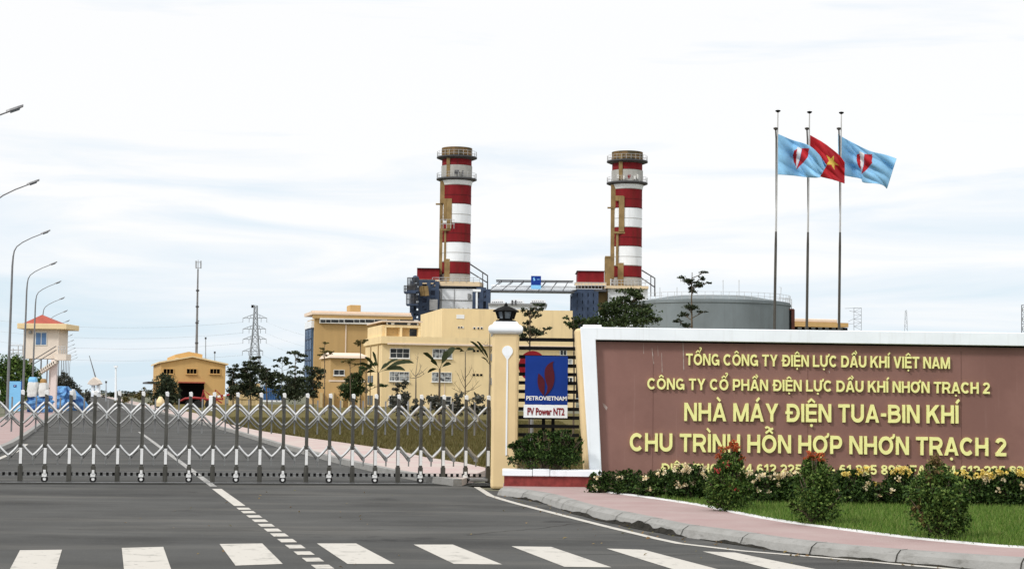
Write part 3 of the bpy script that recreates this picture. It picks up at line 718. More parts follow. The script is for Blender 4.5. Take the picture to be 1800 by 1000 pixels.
def el(cx, cy, rx, ry, a0, a1, n=14): return [(cx + rx * math.cos(RAD(a0 + (a1 - a0) * i / n)), cy + ry * math.sin(RAD(a0 + (a1 - a0) * i / n))) for i in range(n + 1)]
def glyph(c):
    """bold sans capital drawn as bars (polygons), open strokes and rings; cap height 1 -> (width, [(kind, points, stroke)])"""
    R = lambda x0, y0, x1, y1: ('p', [(x0, y0), (x1, y0), (x1, y1), (x0, y1)], 0)
    S = lambda pts, w_=SW: ('s', pts, w_)
    B = lambda x0, x1, y0=0, y1=1, s=SS: ('p', [(x0, y0), (x0 + s, y0), (x1 + s, y1), (x1, y1)], 0)
    if c == 'A': W = .98; return W, [B(0, (W - SS) / 2), B(W - SS, (W - SS) / 2), R(.22, .20, W - .22, .36)]
    if c == 'B': W = .90; return W, [R(0, 0, SW, 1), S([(.1, 1 - SH)] + [(.48, 1 - SH)] + el(.50, .725, .235, .1675 , 90, -90)[1:-1] + [(.48, .54), (.1, .54)], SW * .92), S([(.1, .525)] + [(.52, .525)] + el(.54, .315, W - .54 - SH, .2075, 90, -90)[1:-1] + [(.52, SH), (.1, SH)], SW * .95)]
    if c in 'CG':
        W = .96; g = [S(el(.49, .5, .49 - SH, .5 - SH, 42, 318 if c == 'C' else 345, 26))]
        if c == 'G': g += [R(.53, .34, W, .51), R(W - SW * .8, .0, W, .36)]
        return W, g
    if c == 'D': W = .93; return W, [R(0, 0, SW, 1), S([(.1, SH), (.40, SH)] + el(.42, .5, W - .42 - SH, .5 - SH, -90, 90, 18)[1:-1] + [(.40, 1 - SH), (.1, 1 - SH)])]
    if c == 'E': W = .80; return W, [R(0, 0, SW, 1), R(.1, 0, W, .185), R(.1, .815, W, 1), R(.1, .42, W * .93, .595)]
    if c == 'F': W = .76; return W, [R(0, 0, SW, 1), R(.1, .815, W, 1), R(.1, .40, W * .9, .575)]
    if c == 'H': W = .90; return W, [R(0, 0, SW, 1), R(W - SW, 0, W, 1), R(.1, .41, W - .1, .595)]
    if c == 'I': return SW, [R(0, 0, SW, 1)]
    if c == 'K': W = .95; return W, [R(0, 0, SW, 1), ('p', [(.15, .27), (.15, .55), (W - SS * 1.3, 1), (W - .03, 1)], 0), ('p', [(.33, .52), (.50, .69), (W, 0), (W - SS * 1.2, 0)], 0)]
    if c == 'L': W = .76; return W, [R(0, 0, SW, 1), R(.1, 0, W, .185)]
    if c == 'M': W = 1.10; return W, [R(0, 0, SW * .95, 1), R(W - SW * .95, 0, W, 1), B(W / 2 - SS * .48, 0.01, 0, .998, SS * .98), B(W / 2 - SS * .5, W - SS * .98 - .01, 0, .998, SS * .98)]
    if c == 'N': W = .91; return W, [R(0, 0, SW * .97, 1), R(W - SW * .97, 0, W, 1), B(W - SS * 1.12, 0.0, 0.001, .999, SS * 1.12)]
    if c == 'O': W = 1.02; return W, [('c', el(W / 2, .5, W / 2 - SH, .5 - SH, 0, 360, 32)[:-1], SW)]
    if c == 'P': W = .84; return W, [R(0, 0, SW, 1), S([(.1, 1 - SH), (.48, 1 - SH)] + el(.50, .64, W - .50 - SH, .36 - SH, 90, -90)[1:-1] + [(.48, .28 + SH), (.1, .28 + SH)], SW * .95)]
    if c == 'R': W = .93; return W, [R(0, 0, SW, 1), S([(.1, 1 - SH), (.50, 1 - SH)] + el(.53, .665, W - .55 - SH, .335 - SH, 90, -90)[1:-1] + [(.50, .33 + SH), (.1, .33 + SH)], SW * .95), ('p', [(.42, .40), (.68, .40), (W, 0), (W - SS * 1.15, 0)], 0)]
    if c == 'T': W = .82; return W, [R(W / 2 - SH, 0, W / 2 + SH, 1), R(0, .815, W, .999)]
    if c == 'U': W = .90; return W, [S([(SH, 1), (SH, .42)] + el(W / 2, .38, W / 2 - SH, .38 - SH, 180, 360, 16)[1:-1] + [(W - SH, .42), (W - SH, 1)])]
    if c == 'V': W = .95; return W, [B((W - SS) / 2, 0), B((W - SS) / 2, W - SS)]
    if c == 'X': W = .93; return W, [B(0, W - SS * 1.15, 0, 1, SS * 1.15), B(W - SS * 1.15, 0, 0, .999, SS * 1.15)]
    if c == 'Y': W = .93; return W, [('p', [(0, 1), (SS * 1.1, 1), (W / 2 + SH, .40), (W / 2 - SH, .40)], 0), ('p', [(W - SS * 1.1, 1), (W, 1), (W / 2 + SH, .40), (W / 2 - SH, .40)], 0), R(W / 2 - SH, 0, W / 2 + SH, .45)]
    if c == '0': W = .74; return W, [('c', el(W / 2, .5, W / 2 - SH, .5 - SH, 0, 360, 26)[:-1], SW)]
    if c == '1': return .52, [R(.26, 0, .26 + SW, 1), ('p', [(.02, .66), (.02, .80), (.34, 1), (.34, .78)], 0)]
    if c == '2': W = .74; return W, [S(el(W / 2, .69, W / 2 - SH, .31 - SH, 170, -28, 16) + [(W * .5, .37), (SH + .03, .12)], SW * .97), R(0, 0, W, .185)]
    if c == '3': W = .74; return W, [S(el(W * .47, .735, W * .47 - SH * .9, .265 - SH, 160, -90, 14), SW * .93), S(el(W * .5, .285, W * .5 - SH, .285 - SH, 90, -165, 16), SW * .95)]
    if c == '4': W = .78; return W, [R(.43, 0, .43 + SW, 1), R(0, .20, W, .37), ('p', [(0, .30), (0, .40), (.45, 1), (.58, 1), (.2, .30)], 0)]
    if c == '5': W = .74; return W, [R(.10, .815, .68, 1), ('p', [(.04, .44), (.23, .44), (.28, 1), (.10, 1)], 0), S(el(W * .48, .335, W * .5 - SH, .335 - SH, 120, -160, 18), SW * .95)]
    if c in '69':
        W = .75; g = [('c', el(W / 2, .33, W / 2 - SH, .33 - SH, 0, 360, 24)[:-1], SW * .95), S(el(W * .54, .5, W * .54 - SH, .5 - SH, 55, 190, 12), SW * .95)]
        return (W, g) if c == '6' else (W, [(k_, [(W - x, 1 - y) for x, y in p_], w_) for k_, p_, w_ in g])
    if c == '7': W = .72; return W, [R(0, .815, W, 1), B(.15, W - SS * 1.05, 0, .9)]
    if c == '8': W = .74; return W, [('c', el(W / 2, .745, W / 2 - SH - .02, .255 - SH * .9, 0, 360, 22)[:-1], SW * .9), ('c', el(W / 2, .28, W / 2 - SH, .28 - SH, 0, 360, 24)[:-1], SW * .95)]
    if c == '-': return .42, [R(.03, .34, .39, .52)]
    if c == ':': return .22, [R(0, 0, SW, .2), R(0, .52, SW, .72)]
    return .30, []
def glyph_full(ch):
    if ch == 'Đ': W, g = glyph('D'); return W + .10, [(k_, [(x + .10, y) for x, y in p_], w_) for k_, p_, w_ in g] + [('p', [(0, .43), (.52, .43), (.52, .585), (0, .585)], 0)]
    d = unicodedata.normalize('NFD', ch); W, g = glyph(d[0]); g = list(g); c = W / 2; circ = '\u0302' in d; W0 = W
    for m in d[1:]:
        dx, dy = (.30, .10) if circ else (0, 0)
        if m == '\u0302': g += [('s', [(c - .25, 1.08), (c, 1.25), (c + .25, 1.08)], .115)]
        if m == '\u0301': g += [('s', [(c - .05 + dx, 1.10 + dy), (c + .17 + dx, 1.30 + dy)], .13)]
        if m == '\u0300': g += [('s', [(c + .05 + dx, 1.10 + dy), (c - .17 + dx, 1.30 + dy)], .13)] if not circ else [('s', [(c + .36, 1.20), (c + .16, 1.42)], .12)]
        if m == '\u0309': g += [('s', [(c - .10 + dx, 1.33 + dy)] + el(c + dx, 1.32 + dy, .11, .09, 110, -50, 8) + [(c + dx - .01, 1.17 + dy), (c + dx - .01, 1.09 + dy)], .10)]
        if m == '\u0303': g += [('s', [(c - .27 + .54 * i / 12, (1.36 if circ else 1.17) + .06 * math.sin(2 * math.pi * i / 12)) for i in range(13)], .11)]
        if m == '\u0323': g += [('p', el(c, -.19, .095, .085, 0, 360, 14)[:-1], 0)]
        if m == '\u031b':
            hx = W0 - (.16 if d[0] == 'O' else .06)
            g += [('s', [(hx, .90), (hx + .16, .93), (hx + .23, 1.02), (hx + .22, 1.13)], .12)]; W = W0 + .08
    return W, g
def raised_text(body, x0, x1, zb, cap, yf, depth, m, parent, slope):
    mb = MB(); pen = 0.0; items = []
    for ch in body:
        W, g = glyph_full(ch); items.append((pen, g)); pen += W + (.13 if ch != ' ' else .10)
    sx_ = (x1 - x0) / (pen - .13)
    def put(x, y): return (x0 + x * sx_, zb + y * cap + slope * x * sx_)
    for off, g in items:
        for i, (kd, pts, sw) in enumerate(g):
            y0 = yf - .0008 * (i + 1)
            if kd == 'p': mb.prism([put(off + x, y) for x, y in pts], y0, yf + depth); continue
            n_ = len(pts); cl = kd == 'c'; L_, R_ = [], []
            for j, (x, y) in enumerate(pts):
                a = pts[j - 1] if (j or cl) else pts[j]; b = pts[(j + 1) % n_] if (j < n_ - 1 or cl) else pts[j]
                def nm(p, q): l = math.hypot(q[0] - p[0], q[1] - p[1]) or 1; return (-(q[1] - p[1]) / l, (q[0] - p[0]) / l)
                if a == (x, y): nx, ny = nm((x, y), b); k_ = 1
                elif b == (x, y): nx, ny = nm(a, (x, y)); k_ = 1
                else:
                    n1, n2 = nm(a, (x, y)), nm((x, y), b); nx, ny = n1[0] + n2[0], n1[1] + n2[1]; l = math.hypot(nx, ny) or 1; nx, ny = nx / l, ny / l; k_ = min(1.6, 1 / max(.3, nx * n1[0] + ny * n1[1]))
                L_.append(put(off + x + nx * sw / 2 * k_, y + ny * sw / 2 * k_)); R_.append(put(off + x - nx * sw / 2 * k_, y - ny * sw / 2 * k_))
            vs = []
            for l, r in zip(L_, R_): vs += [(l[0], y0, l[1]), (r[0], y0, r[1]), (r[0], yf + depth, r[1]), (l[0], yf + depth, l[1])]
            segs = range(n_ if cl else n_ - 1)
            fs = [(j * 4 + e, j * 4 + (e + 1) % 4, ((j + 1) % n_) * 4 + (e + 1) % 4, ((j + 1) % n_) * 4 + e) for j in segs for e in range(4)]
            if not cl: fs += [(3, 2, 1, 0), ((n_ - 1) * 4, (n_ - 1) * 4 + 1, (n_ - 1) * 4 + 2, (n_ - 1) * 4 + 3)]
            mb.add(vs, fs)
    return mb.build('lettering', m, parent)
def row(body, pl, pr, bl, br, ct):
    a = at(pl, bl, YL); b = at(pr, br, YL); t = at(pl, ct, YL)
    raised_text(body, a.x, b.x, a.z, t.z - a.z, YL, .052, M['gold'], wall, (b.z - a.z) / (b.x - a.x))
row("TỔNG CÔNG TY ĐIỆN LỰC DẦU KHÍ VIỆT NAM", 1206, 1670, 641.5, 648, 621)
row("CÔNG TY CỔ PHẦN ĐIỆN LỰC DẦU KHÍ NHƠN TRẠCH 2", 1138, 1740, 684, 692, 664)
row("NHÀ MÁY ĐIỆN TUA-BIN KHÍ", 1203, 1685, 739.5, 744, 707.5)
row("CHU TRÌNH HỖN HỢP NHƠN TRẠCH 2", 1107, 1769, 792.5, 801.5, 760.5)
row("ĐIỆN THOẠI: 84 612 225 899 - 61 225 893  FAX: 84 612 225 897", 1162, 1812, 831, 836, 814)

# planter under the slats
YQ = 28.7
pl_ = thing('planter', 'low dark red brick planter with broken white coping between pillar and sign wall', 'planter', (at(960, 850, YQ).x, YQ, .1))
xl, xr = at(886, 850, YQ).x, at(1046, 850, YQ).x
zt = at(900, 836, YQ).z; zq = at(900, 825, YQ).z
MB().box(xl, YQ, .10, xr, YQ + .42, zt).build('base', M['red_tile'], pl_)
cb = MB(); W_ = xr - xl
for a, b, dz in ((-.03, .31 * W_, .0), (.315 * W_, .50 * W_, .012), (.505 * W_, W_ + .11, .0)):
    cb.box(xl + a, YQ - .04, zt + .001, xl + b, YQ + .46, zq + dz)
cb.build('coping', M['white'], pl_, bevel=.01)

# slat fence
YS = 30.45
sf = thing('slat_fence', 'open fence of black horizontal slats between the cream pillar and the sign wall', 'fence', (at(962, 850, YS).x, YS, .1))
sp = MB(); xs0, xs1 = at(912, 650, YS).x, at(1019, 650, YS).x
for xx in (xs0 + .45, xs0 + .62): sp.box(xx - .03, YS + .03, .0, xx + .03, YS + .07, at(960, 630, YS).z)
for j in range(12):
    c_ = at(962, 597 + j * 15.2, YS)
    MB().box(xs0, YS - .025, c_.z - .031, xs1, YS + .028, c_.z + .031).build('slat', M['black'], sf)
sp.build('post', M['black'], sf)

# company sign on the slats
YB = 30.36
cs_ = thing('company_sign', 'blue sign with a dark red flame above white lettering and a white name strip below', 'sign', (at(960, 733, YB).x, YB, at(960, 733, YB).z))
b0, b1 = at(923, 668, YB).x, at(998, 668, YB).x
MB().box(b0, YB, at(960, 711, YB).z, b1, YB + .05, at(960, 625.5, YB).z).build('board', M['sign_blue'], cs_)
MB().box(b0 - .02, YB - .005, at(960, 734, YB).z, b1, YB + .05, at(960, 711.3, YB).z).build('name_strip', M['white'], cs_)
def zpoly(pts, ox, oy, sc, y): return [wp(ox + a / sc, oy + b / sc, y) for a, b in pts]
fm = MB()
for pts in ([(527, 733), (545, 748), (565, 772), (573, 800), (572, 840), (566, 893), (548, 875), (530, 845), (521, 800), (522, 765)],
            [(639, 645), (632, 665), (634, 695), (642, 730), (644, 780), (632, 830), (605, 872), (572, 900), (587, 870), (592, 830), (580, 790), (572, 745), (575, 705), (590, 675), (615, 655)]):
    P_ = smooth_px(pts + [pts[0]], 4)[:-1]
    fm.prism(zpoly(P_, 820, 480, 4.167, YB), YB - .012, YB)
fm.build('flame', M['flame'], cs_)
kk = at(925, 703, YB); k2 = at(996, 703, YB); kt = at(925, 695.5, YB)
lettering(cs_, "PETROVIETNAM", kk.x, k2.x, kk.z, kt.z - kk.z, YB - .008, .012, M['white_strip'], .03)
kk = at(927, 729, YB); k2 = at(992, 729, YB); kt = at(927, 716, YB)
lettering(cs_, "PV Power NT2", kk.x, k2.x, kk.z, kt.z - kk.z, YB - .012, .012, M['sign_red'], .03)
rs = thing('round_sign', 'red round sign half hidden behind the black slats and the blue sign', 'sign', (at(936, 800, 32.5).x, 32.5, .1))
rc = at(936, 643, 32.5); q = MB(); n = 28
rr = 24.5 * 32.5 / F_PX
q.prism([(rc.x + rr * math.cos(2 * math.pi * j / n), rc.z + rr * math.sin(2 * math.pi * j / n) * 1.08) for j in range(n)], 32.45, 32.5)
q.build('disc', M['sign_red'], rs)
q = MB(); q.prism([(rc.x + rr * .7 * math.cos(2 * math.pi * j / n), rc.z + rr * .7 * math.sin(2 * math.pi * j / n)) for j in range(n)], 32.43, 32.45); q.build('face', M['sign_red'], rs)
MB().tube([(rc.x, 32.54, .05), (rc.x, 32.54, rc.z)], .03).build('post', M['grey_steel'], rs)

# ---------------------------------------------------------------- planting in front of the wall
bush('rounded dark green shrub growing in the planter below the black slats', 962, YQ + .25, .12,
     [(958, 800, 48, 22), (916, 801, 22, 19), (1000, 798, 22, 22), (932, 778, 20, 15), (982, 772, 24, 15), (956, 766, 11, 10), (1014, 778, 9, 11), (906, 784, 10, 9), (998, 761, 6, 7)], 'hedge', .048, 1.3, name='shrub', cat='shrub')
rd = random.Random(8)
hb = [(1062, 866, 26, 828, 'small dark bush at the left end of the flower bed beside the planter'),
      (1108, 869, 31, 826, 'low dark bush second from the left end of the flower bed'),
      (1160, 874, 35, 827, 'low bush with a few cream roses below the start of the bottom row of letters'),
      (1213, 879, 38, 818, 'rose bush with yellow and white blooms left of the red tipped shrub'),
      (1340, 885, 44, 829, 'rose bush with cream blooms between the two red tipped shrubs'),
      (1392, 886, 36, 830, 'rose bush right behind the shrub with a rounded red crown'),
      (1492, 888, 42, 826, 'rose bush with small yellow blooms right of the rounded red crown'),
      (1540, 888, 24, 850, 'lowest dark bush in front of the bare gap in the bottom letters'),
      (1588, 889, 32, 824, 'bush with a tall clump of yellow roses just left of the brown topped shrub'),
      (1712, 890, 42, 828, 'rose bush with a spray of yellow blooms just right of the brown topped shrub'),
      (1770, 891, 40, 826, 'rose bush with bright yellow blooms on top near the right edge of the photo'),
      (1826, 892, 42, 828, 'rose bush cut off by the right edge of the photo')]
for i, (px, pb_, hw_, tp_, lab) in enumerate(hb):
    Yb = (CAM.z - .1) * F_PX / (pb_ - (698 + .0122 * (px - 900)))
    m_ = (pb_ + tp_) / 2; hh = (pb_ - tp_) / 2
    bl = [(px, m_ + 5, hw_ * 1.08, hh), (px - hw_ * .6, pb_ - hh * .55, hw_ * .5, hh * .6), (px + hw_ * .6, pb_ - hh * .55, hw_ * .5, hh * .6), (px - hw_ * .45, m_ - hh * .15, hw_ * .5, hh * .75), (px + hw_ * .4, m_ - hh * .2, hw_ * .5, hh * .78), (px - hw_ * .1, tp_ + hh * .4, hw_ * .4, hh * .4)]
    fy = [(px + rd.uniform(-.8, .8) * hw_, tp_ + rd.uniform(-2, 10)) for _ in range([1, 0, 3, 9, 9, 7, 8, 1, 10, 12, 12, 9][i])]
    fc = [(px + rd.uniform(-.8, .8) * hw_, tp_ + rd.uniform(4, 38)) for _ in range([1, 1, 3, 6, 5, 2, 4, 1, 2, 4, 3, 3][i])]
    fl_ = ([('rose_yellow', fy)] if fy and i > 5 else []) + ([('rose_cream', fc + (fy if i <= 5 else []))] if fc else [])
    bush(lab, px, Yb, ZP - .015, bl, 'hedge', .046, 1.15, flowers=fl_, group='rose bushes along the sign wall')
sh = [(1282, 897, 'conical shrub with feathery red leaf tips, leftmost of the three tall shrubs on the lawn', 'red_leaf',
       [(1283, 868, 37, 30), (1280, 838, 30, 28), (1284, 812, 20, 22)], [(1272, 791, 10, 7), (1297, 790, 13, 11), (1287, 781, 8, 8), (1301, 803, 8, 6), (1262, 800, 7, 5)], [(1279, 815), (1262, 826), (1285, 858), (1296, 860)]),
      (1436, 921, 'egg shaped green shrub with a rounded orange red crown, middle of three on lawn', 'red_leaf',
       [(1436, 885, 40, 34), (1435, 850, 33, 32), (1430, 822, 20, 18)], [(1429, 802, 17, 9), (1436, 806, 12, 7)], []),
      (1648, 946, 'broadest green shrub with a brownish pointed top, rightmost of the three on the lawn', 'brown_leaf',
       [(1650, 905, 44, 38), (1652, 866, 48, 34), (1645, 838, 28, 22)], [(1640, 818, 15, 20), (1636, 832, 22, 14), (1648, 806, 7, 10), (1612, 880, 9, 30), (1622, 910, 8, 20)], [])]
for px, pb_, lab, tl, bl, tb, rf in sh:
    Yb = (CAM.z - .11) * F_PX / (pb_ - (698 + .0122 * (px - 900)))
    bush(lab, px, Yb, ZP - .02, [(a_, b2, c_ * 1.08, d_ * 1.05) for a_, b2, c_, d_ in bl], 'shrub', .04, 1.5, name='ornamental_shrub', cat='shrub', tips=(tl, tb), group='tall shrubs on the lawn',
         flowers=[('rose_red', rf)] if rf else None)

# ---------------------------------------------------------------- flagpoles and flags
YF = 60.0
YO = [-1.3, 0, 1.3]
def grid_flag(name, label, top, bot, emblem, mats, wave, phase, group=None, nx=110, ny=70, yo=0):
    def samp(l, t):
        L = [0]
        for a, b in zip(l[:-1], l[1:]): L.append(L[-1] + math.hypot(b[0] - a[0], b[1] - a[1]))
        q = t * L[-1]
        for i in range(len(l) - 1):
            if q <= L[i + 1] or i == len(l) - 2:
                f = (q - L[i]) / (L[i + 1] - L[i]); return (l[i][0] + (l[i + 1][0] - l[i][0]) * f, l[i][1] + (l[i + 1][1] - l[i][1]) * f)
    top, bot = smooth_px(top, 6), smooth_px(bot, 6)
    mb = MB(); vs = []
    for j in range(ny + 1):
        t = j / ny
        for i in range(nx + 1):
            s = i / nx; a = samp(top, s); b = samp(bot, s)
            px = a[0] + (b[0] - a[0]) * t; py = a[1] + (b[1] - a[1]) * t
            d = wave * min(1, s * 3 + .15) * (.8 * math.sin(7.5 * s - 2.6 * t + phase) + .38 * (1 - abs(math.sin(6.5 * s - 5.5 * t + phase * 2))) + .32 * (1 - abs(math.sin(9 * t - 4.5 * s + phase))))
            vs.append(at(px, py, YF + yo - .05 + d))
    fs, mi = [], []
    for j in range(ny):
        for i in range(nx):
            fs.append((j * (nx + 1) + i, j * (nx + 1) + i + 1, (j + 1) * (nx + 1) + i + 1, (j + 1) * (nx + 1) + i))
            mi.append(emblem((i + .5) / nx, (j + .5) / ny))
    mb.add(vs, fs); mb.mi = mi
    r = mb.build(name, mats, None, smooth=True, sharp=False)
    m_ = r.modifiers.new('cloth', 'SOLIDIFY'); m_.thickness = .006
    return tag(r, label, 'flag', group)
def pin(x, y, poly):
    c = False; j = len(poly) - 1
    for i in range(len(poly)):
        if (poly[i][1] > y) != (poly[j][1] > y) and x < (poly[j][0] - poly[i][0]) * (y - poly[i][1]) / (poly[j][1] - poly[i][1]) + poly[i][0]: c = not c
        j = i
    return c
def flame(cx):
    A = [(cx - .11, .28), (cx - .06, .22), (cx - .045, .48), (cx - .03, .72), (cx - .09, .60), (cx - .12, .44)]
    Wt = [(cx - .07, .16), (cx + .015, .16), (cx + .02, .48), (cx - .02, .82), (cx - .045, .50)]
    B = [(cx + .02, .16), (cx + .15, .08), (cx + .165, .36), (cx + .11, .56), (cx - .015, .84), (cx + .03, .48)]
    return lambda s, t: 1 if pin(s, t, A) or pin(s, t, B) else (2 if pin(s, t, Wt) else 0)
def star(cx, cy, r, asp):
    P_ = [(cx + (r if i % 2 == 0 else r * .4) * asp * math.sin(i * math.pi / 5 + .2), cy - (r if i % 2 == 0 else r * .4) * math.cos(i * math.pi / 5 + .2)) for i in range(10)]
    return lambda s, t: 1 if pin(s, t, P_) else 0
def cloth(name, c):
    m = mat(name, c, .8, var=.08, scale=6)
    t = m.node_tree; b = t.nodes['Principled BSDF']; tr = t.nodes.new('ShaderNodeBsdfTranslucent'); tr.inputs[0].default_value = (*c, 1)
    ms = t.nodes.new('ShaderNodeMixShader'); ms.inputs[0].default_value = .22
    t.links.new(b.outputs[0], ms.inputs[1]); t.links.new(tr.outputs[0], ms.inputs[2]); t.links.new(ms.outputs[0], t.nodes['Material Output'].inputs[0]); return m
FB, FR, FW, FY = cloth('flag_blue', (.34, .66, .92)), cloth('flag_red', (.55, .03, .04)), cloth('flag_white', (.85, .85, .85)), cloth('flag_yellow', (.85, .62, .12))
for yo_, (x0, yt, xb_, lab, hx) in zip(YO, ((1367.5, 197, 1360, 'leftmost of the three tall flagpoles, flying a light blue flag', 1363.5),
                             (1423, 199, 1417.5, 'middle flagpole of three, flying the red flag with a yellow star', 1418.5),
                             (1479, 200, 1474.5, 'rightmost of the three tall flagpoles, flying the longer light blue flag', 1474.5))):
    YF = 60 + yo_
    b = at(xb_ - 2, 700, YF); b.z = 0
    r = thing('flagpole', lab, 'flagpole', b, 0, 'three flagpoles behind the sign wall')
    top = at(x0, yt, YF); mid = b.lerp(top, .60)
    MB().tube([b, mid, b.lerp(top, .64)], [.055, .045, .036], 10).build('lower_pole', M['flagpole'], r, smooth=True)
    MB().tube([b.lerp(top, .64), top], [.034, .022], 8).build('upper_pole', M['flagpole_top'], r, smooth=True)
    MB().lathe((top.x, top.y, top.z), [(.03, -.02), (.09, .02), (.09, .05), (.02, .07)], 12).build('finial', M['black'], r)
    hp = at(hx, 228, YF)
    h = MB().lathe((hp.x, hp.y, hp.z), [(.03, -.02), (.08, .02), (.08, .06), (.02, .08)], 12)
    h.tube([(hp.x, hp.y, hp.z), at(hx + .8, 245, YF), b.lerp(top, .66)], [.028, .028, .022], 7)
    h.build('halyard_arm', M['flagpole'], r)
YF = 60.0
grid_flag('flag', 'light blue flag with a red and white flame emblem on the left flagpole', [(1368, 236), (1392, 246), (1420, 255), (1438, 270), (1453, 291)], [(1367.5, 307), (1395, 309), (1415, 311.5), (1432, 312.5), (1441, 312)],
          flame(.42), [FB, FR, FW], .42, .4, 'company flags', yo=YO[0])
grid_flag('flag', 'red flag with a yellow star on the middle flagpole', [(1424, 237.5), (1450, 253), (1475, 273), (1485, 286)], [(1423, 308), (1442, 311), (1465, 316.5), (1484.5, 323)],
          star(.60, .42, .25, .8), [FR, FY], .30, 2.1, yo=YO[1])
grid_flag('flag', 'longest light blue flag blowing out from the right flagpole', [(1473, 236), (1482, 242), (1505, 254), (1530, 266), (1555, 272), (1576, 279)], [(1473.5, 307), (1495, 311), (1513, 314.5), (1518, 321), (1540, 323), (1552, 326), (1559, 332)],
          flame(.46), [FB, FR, FW], .42, 1.2, 'company flags', yo=YO[2])

# ---------------------------------------------------------------- street lamps along the left pavement
S_L = -3.85
def lamp_proto(P, lab):
    r = thing('street_lamp', lab, 'street lamp', P, ANG, 'street lamps along the left pavement')
    Mx = Matrix.Translation(P) @ Matrix.Rotation(ANG, 4, 'Z')
    MB(Mx).tube([(0, 0, 0), (.0, 0, 1.2), (.03, 0, 8.0), (.06, 0, 8.55)], [.10, .075, .05, .04], 10).build('pole', M['lamp_pole'], r, smooth=True)
    MB(Mx).tube([(.06, 0, 8.5), (.10, 0, 8.78), (.22, 0, 9.02), (.50, 0, 9.25), (.95, 0, 9.5), (1.45, 0, 9.72)], [.038, .034, .03, .027, .025, .023], 8).build('arm', M['lamp_pole'], r, smooth=True)
    h = MB(Mx)
    pr = [(1.38, .06), (1.48, .095), (1.70, .095), (1.86, .045)]
    sl = .42
    def hz_(x): return 9.70 + (x - 1.4) * sl
    v = []
    for x, w_ in pr: v += [(x, -w_, hz_(x) - .01), (x, w_, hz_(x) - .01), (x, w_ * .7, hz_(x) + .065), (x, -w_ * .7, hz_(x) + .065)]
    f = [(i * 4 + j, i * 4 + 4 + j, i * 4 + 4 + (j + 1) % 4, i * 4 + (j + 1) % 4) for i in range(3) for j in range(4)] + [(0, 1, 2, 3), (15, 14, 13, 12)]
    h.add(v, f); hd_ = h.build('lamp_head', M['lamp_pole'], r, bevel=.01)
    gq = MB(Mx); gq.add([(1.50, -.075, hz_(1.50) - .02), (1.78, -.07, hz_(1.78) - .02), (1.78, .07, hz_(1.78) - .02), (1.50, .075, hz_(1.50) - .02), (1.50, -.05, hz_(1.50) - .06), (1.76, -.045, hz_(1.76) - .06), (1.76, .045, hz_(1.76) - .06), (1.50, .05, hz_(1.50) - .06)],
           [(3, 2, 1, 0), (4, 5, 6, 7), (0, 1, 5, 4), (1, 2, 6, 5), (2, 3, 7, 6), (3, 0, 4, 7)])
    gq.build('lamp_glass', M['lamp_glass'], hd_)
    return r
ordn = ['nearest street lamp, only its lamp head reaching in at the left edge of the photo', 'second nearest street lamp, only its slanting arm and head in the photo',
        'third street lamp of the row, tallest whole one, standing in front of the left trees', 'fourth street lamp of the row, its pole crossing the left half of the guard tower',
        'fifth street lamp of the row, its pole crossing the middle of the guard tower', 'sixth street lamp of the row, rising just right of the red tower roof peak',
        'seventh street lamp of the row, at the right edge of the tower roof', 'eighth street lamp of the row, just right of the tower eave', 'ninth street lamp of the row, beyond the guard tower',
        'tenth street lamp of the row, far beyond the guard tower', 'eleventh street lamp of the row, above the far grey bushes', 'twelfth street lamp of the row, a thin far pole', 'thirteenth street lamp of the row, far beyond the tower', 'fourteenth street lamp of the row, third farthest', 'second farthest street lamp of the row, near the white shrine roof', 'farthest of the street lamps in the row']
lp0 = None
for i, Yd in enumerate([49, 66.5, 87.5, 109, 128, 150, 174, 198, 222, 247, 273, 297, 322, 348, 378, 410]):
    t = (Yd - U.y * S_L) / V.y; P = sv(S_L, t)
    if lp0 is None: lp0 = lamp_proto(P, ordn[0])
    else:
        c = copy_tree(lp0); c.location = P; c['label'] = ordn[i]

# ---------------------------------------------------------------- guard tower
YT = 140.0; kT = YT / F_PX
b = at(72, 700, YT); b.z = 0
gt = thing('guard_tower', 'cream guard tower with a red hipped roof and a wide yellow eave slab', 'tower', b)
bd = MB().pb(41, 575, 103, 630, YT, 2.9)
bd.build('body', M['tower_wall'], gt)
ev = MB().pb(30, 568.5, 117, 578, YT - .6, 4.1); ev.build('eave_slab', M['tower_eave'], gt, bevel=.03)
ap = at(74, 553, YT + 1.4); r0, r1 = at(40, 568.8, YT - .1), at(105, 568.8, YT - .1)
rb = MB(); rb.add([(r0.x, YT - .2, r0.z), (r1.x, YT - .2, r0.z), (r1.x, YT + 3.1, r0.z), (r0.x, YT + 3.1, r0.z), tuple(ap)], [(0, 1, 4), (1, 2, 4), (2, 3, 4), (3, 0, 4), (3, 2, 1, 0)])
rb.build('roof', M['roof_red'], gt)
wf = MB().pb(61.5, 583, 82.5, 607, YT - .05, .08).build('window', M['window_frame'], gt)
MB().pb(63, 585, 71.5, 605.5, YT - .07, .05).pb(73, 585, 81, 605.5, YT - .07, .05).build('pane', M['blue_glass'], wf)
MB().pb(50.5, 581, 55, 586, YT - .2, .2).build('floodlight', M['grey_steel'], gt)
bl = MB().pb(96, 622, 116, 633, YT - .5, 1.6); bl.build('balcony', M['tower_wall'], gt)
rl = MB()
for px in (103, 108, 112, 115.5): 
    p, q = at(px, 622, YT - .45), at(px, 609, YT - .45); rl.tube([p, q], .025, 5)
for py in (609, 614): rl.tube([at(102, py, YT - .45), at(116, py, YT - .45)], .025, 5)
rl.build('railing', M['light_rail'], gt)
a = at(96, 632, YT - .3); MB().box(a.x - .22, YT - .5, -.05, a.x + .22, YT - .06, a.z).build('column', M['column_pink'], gt)
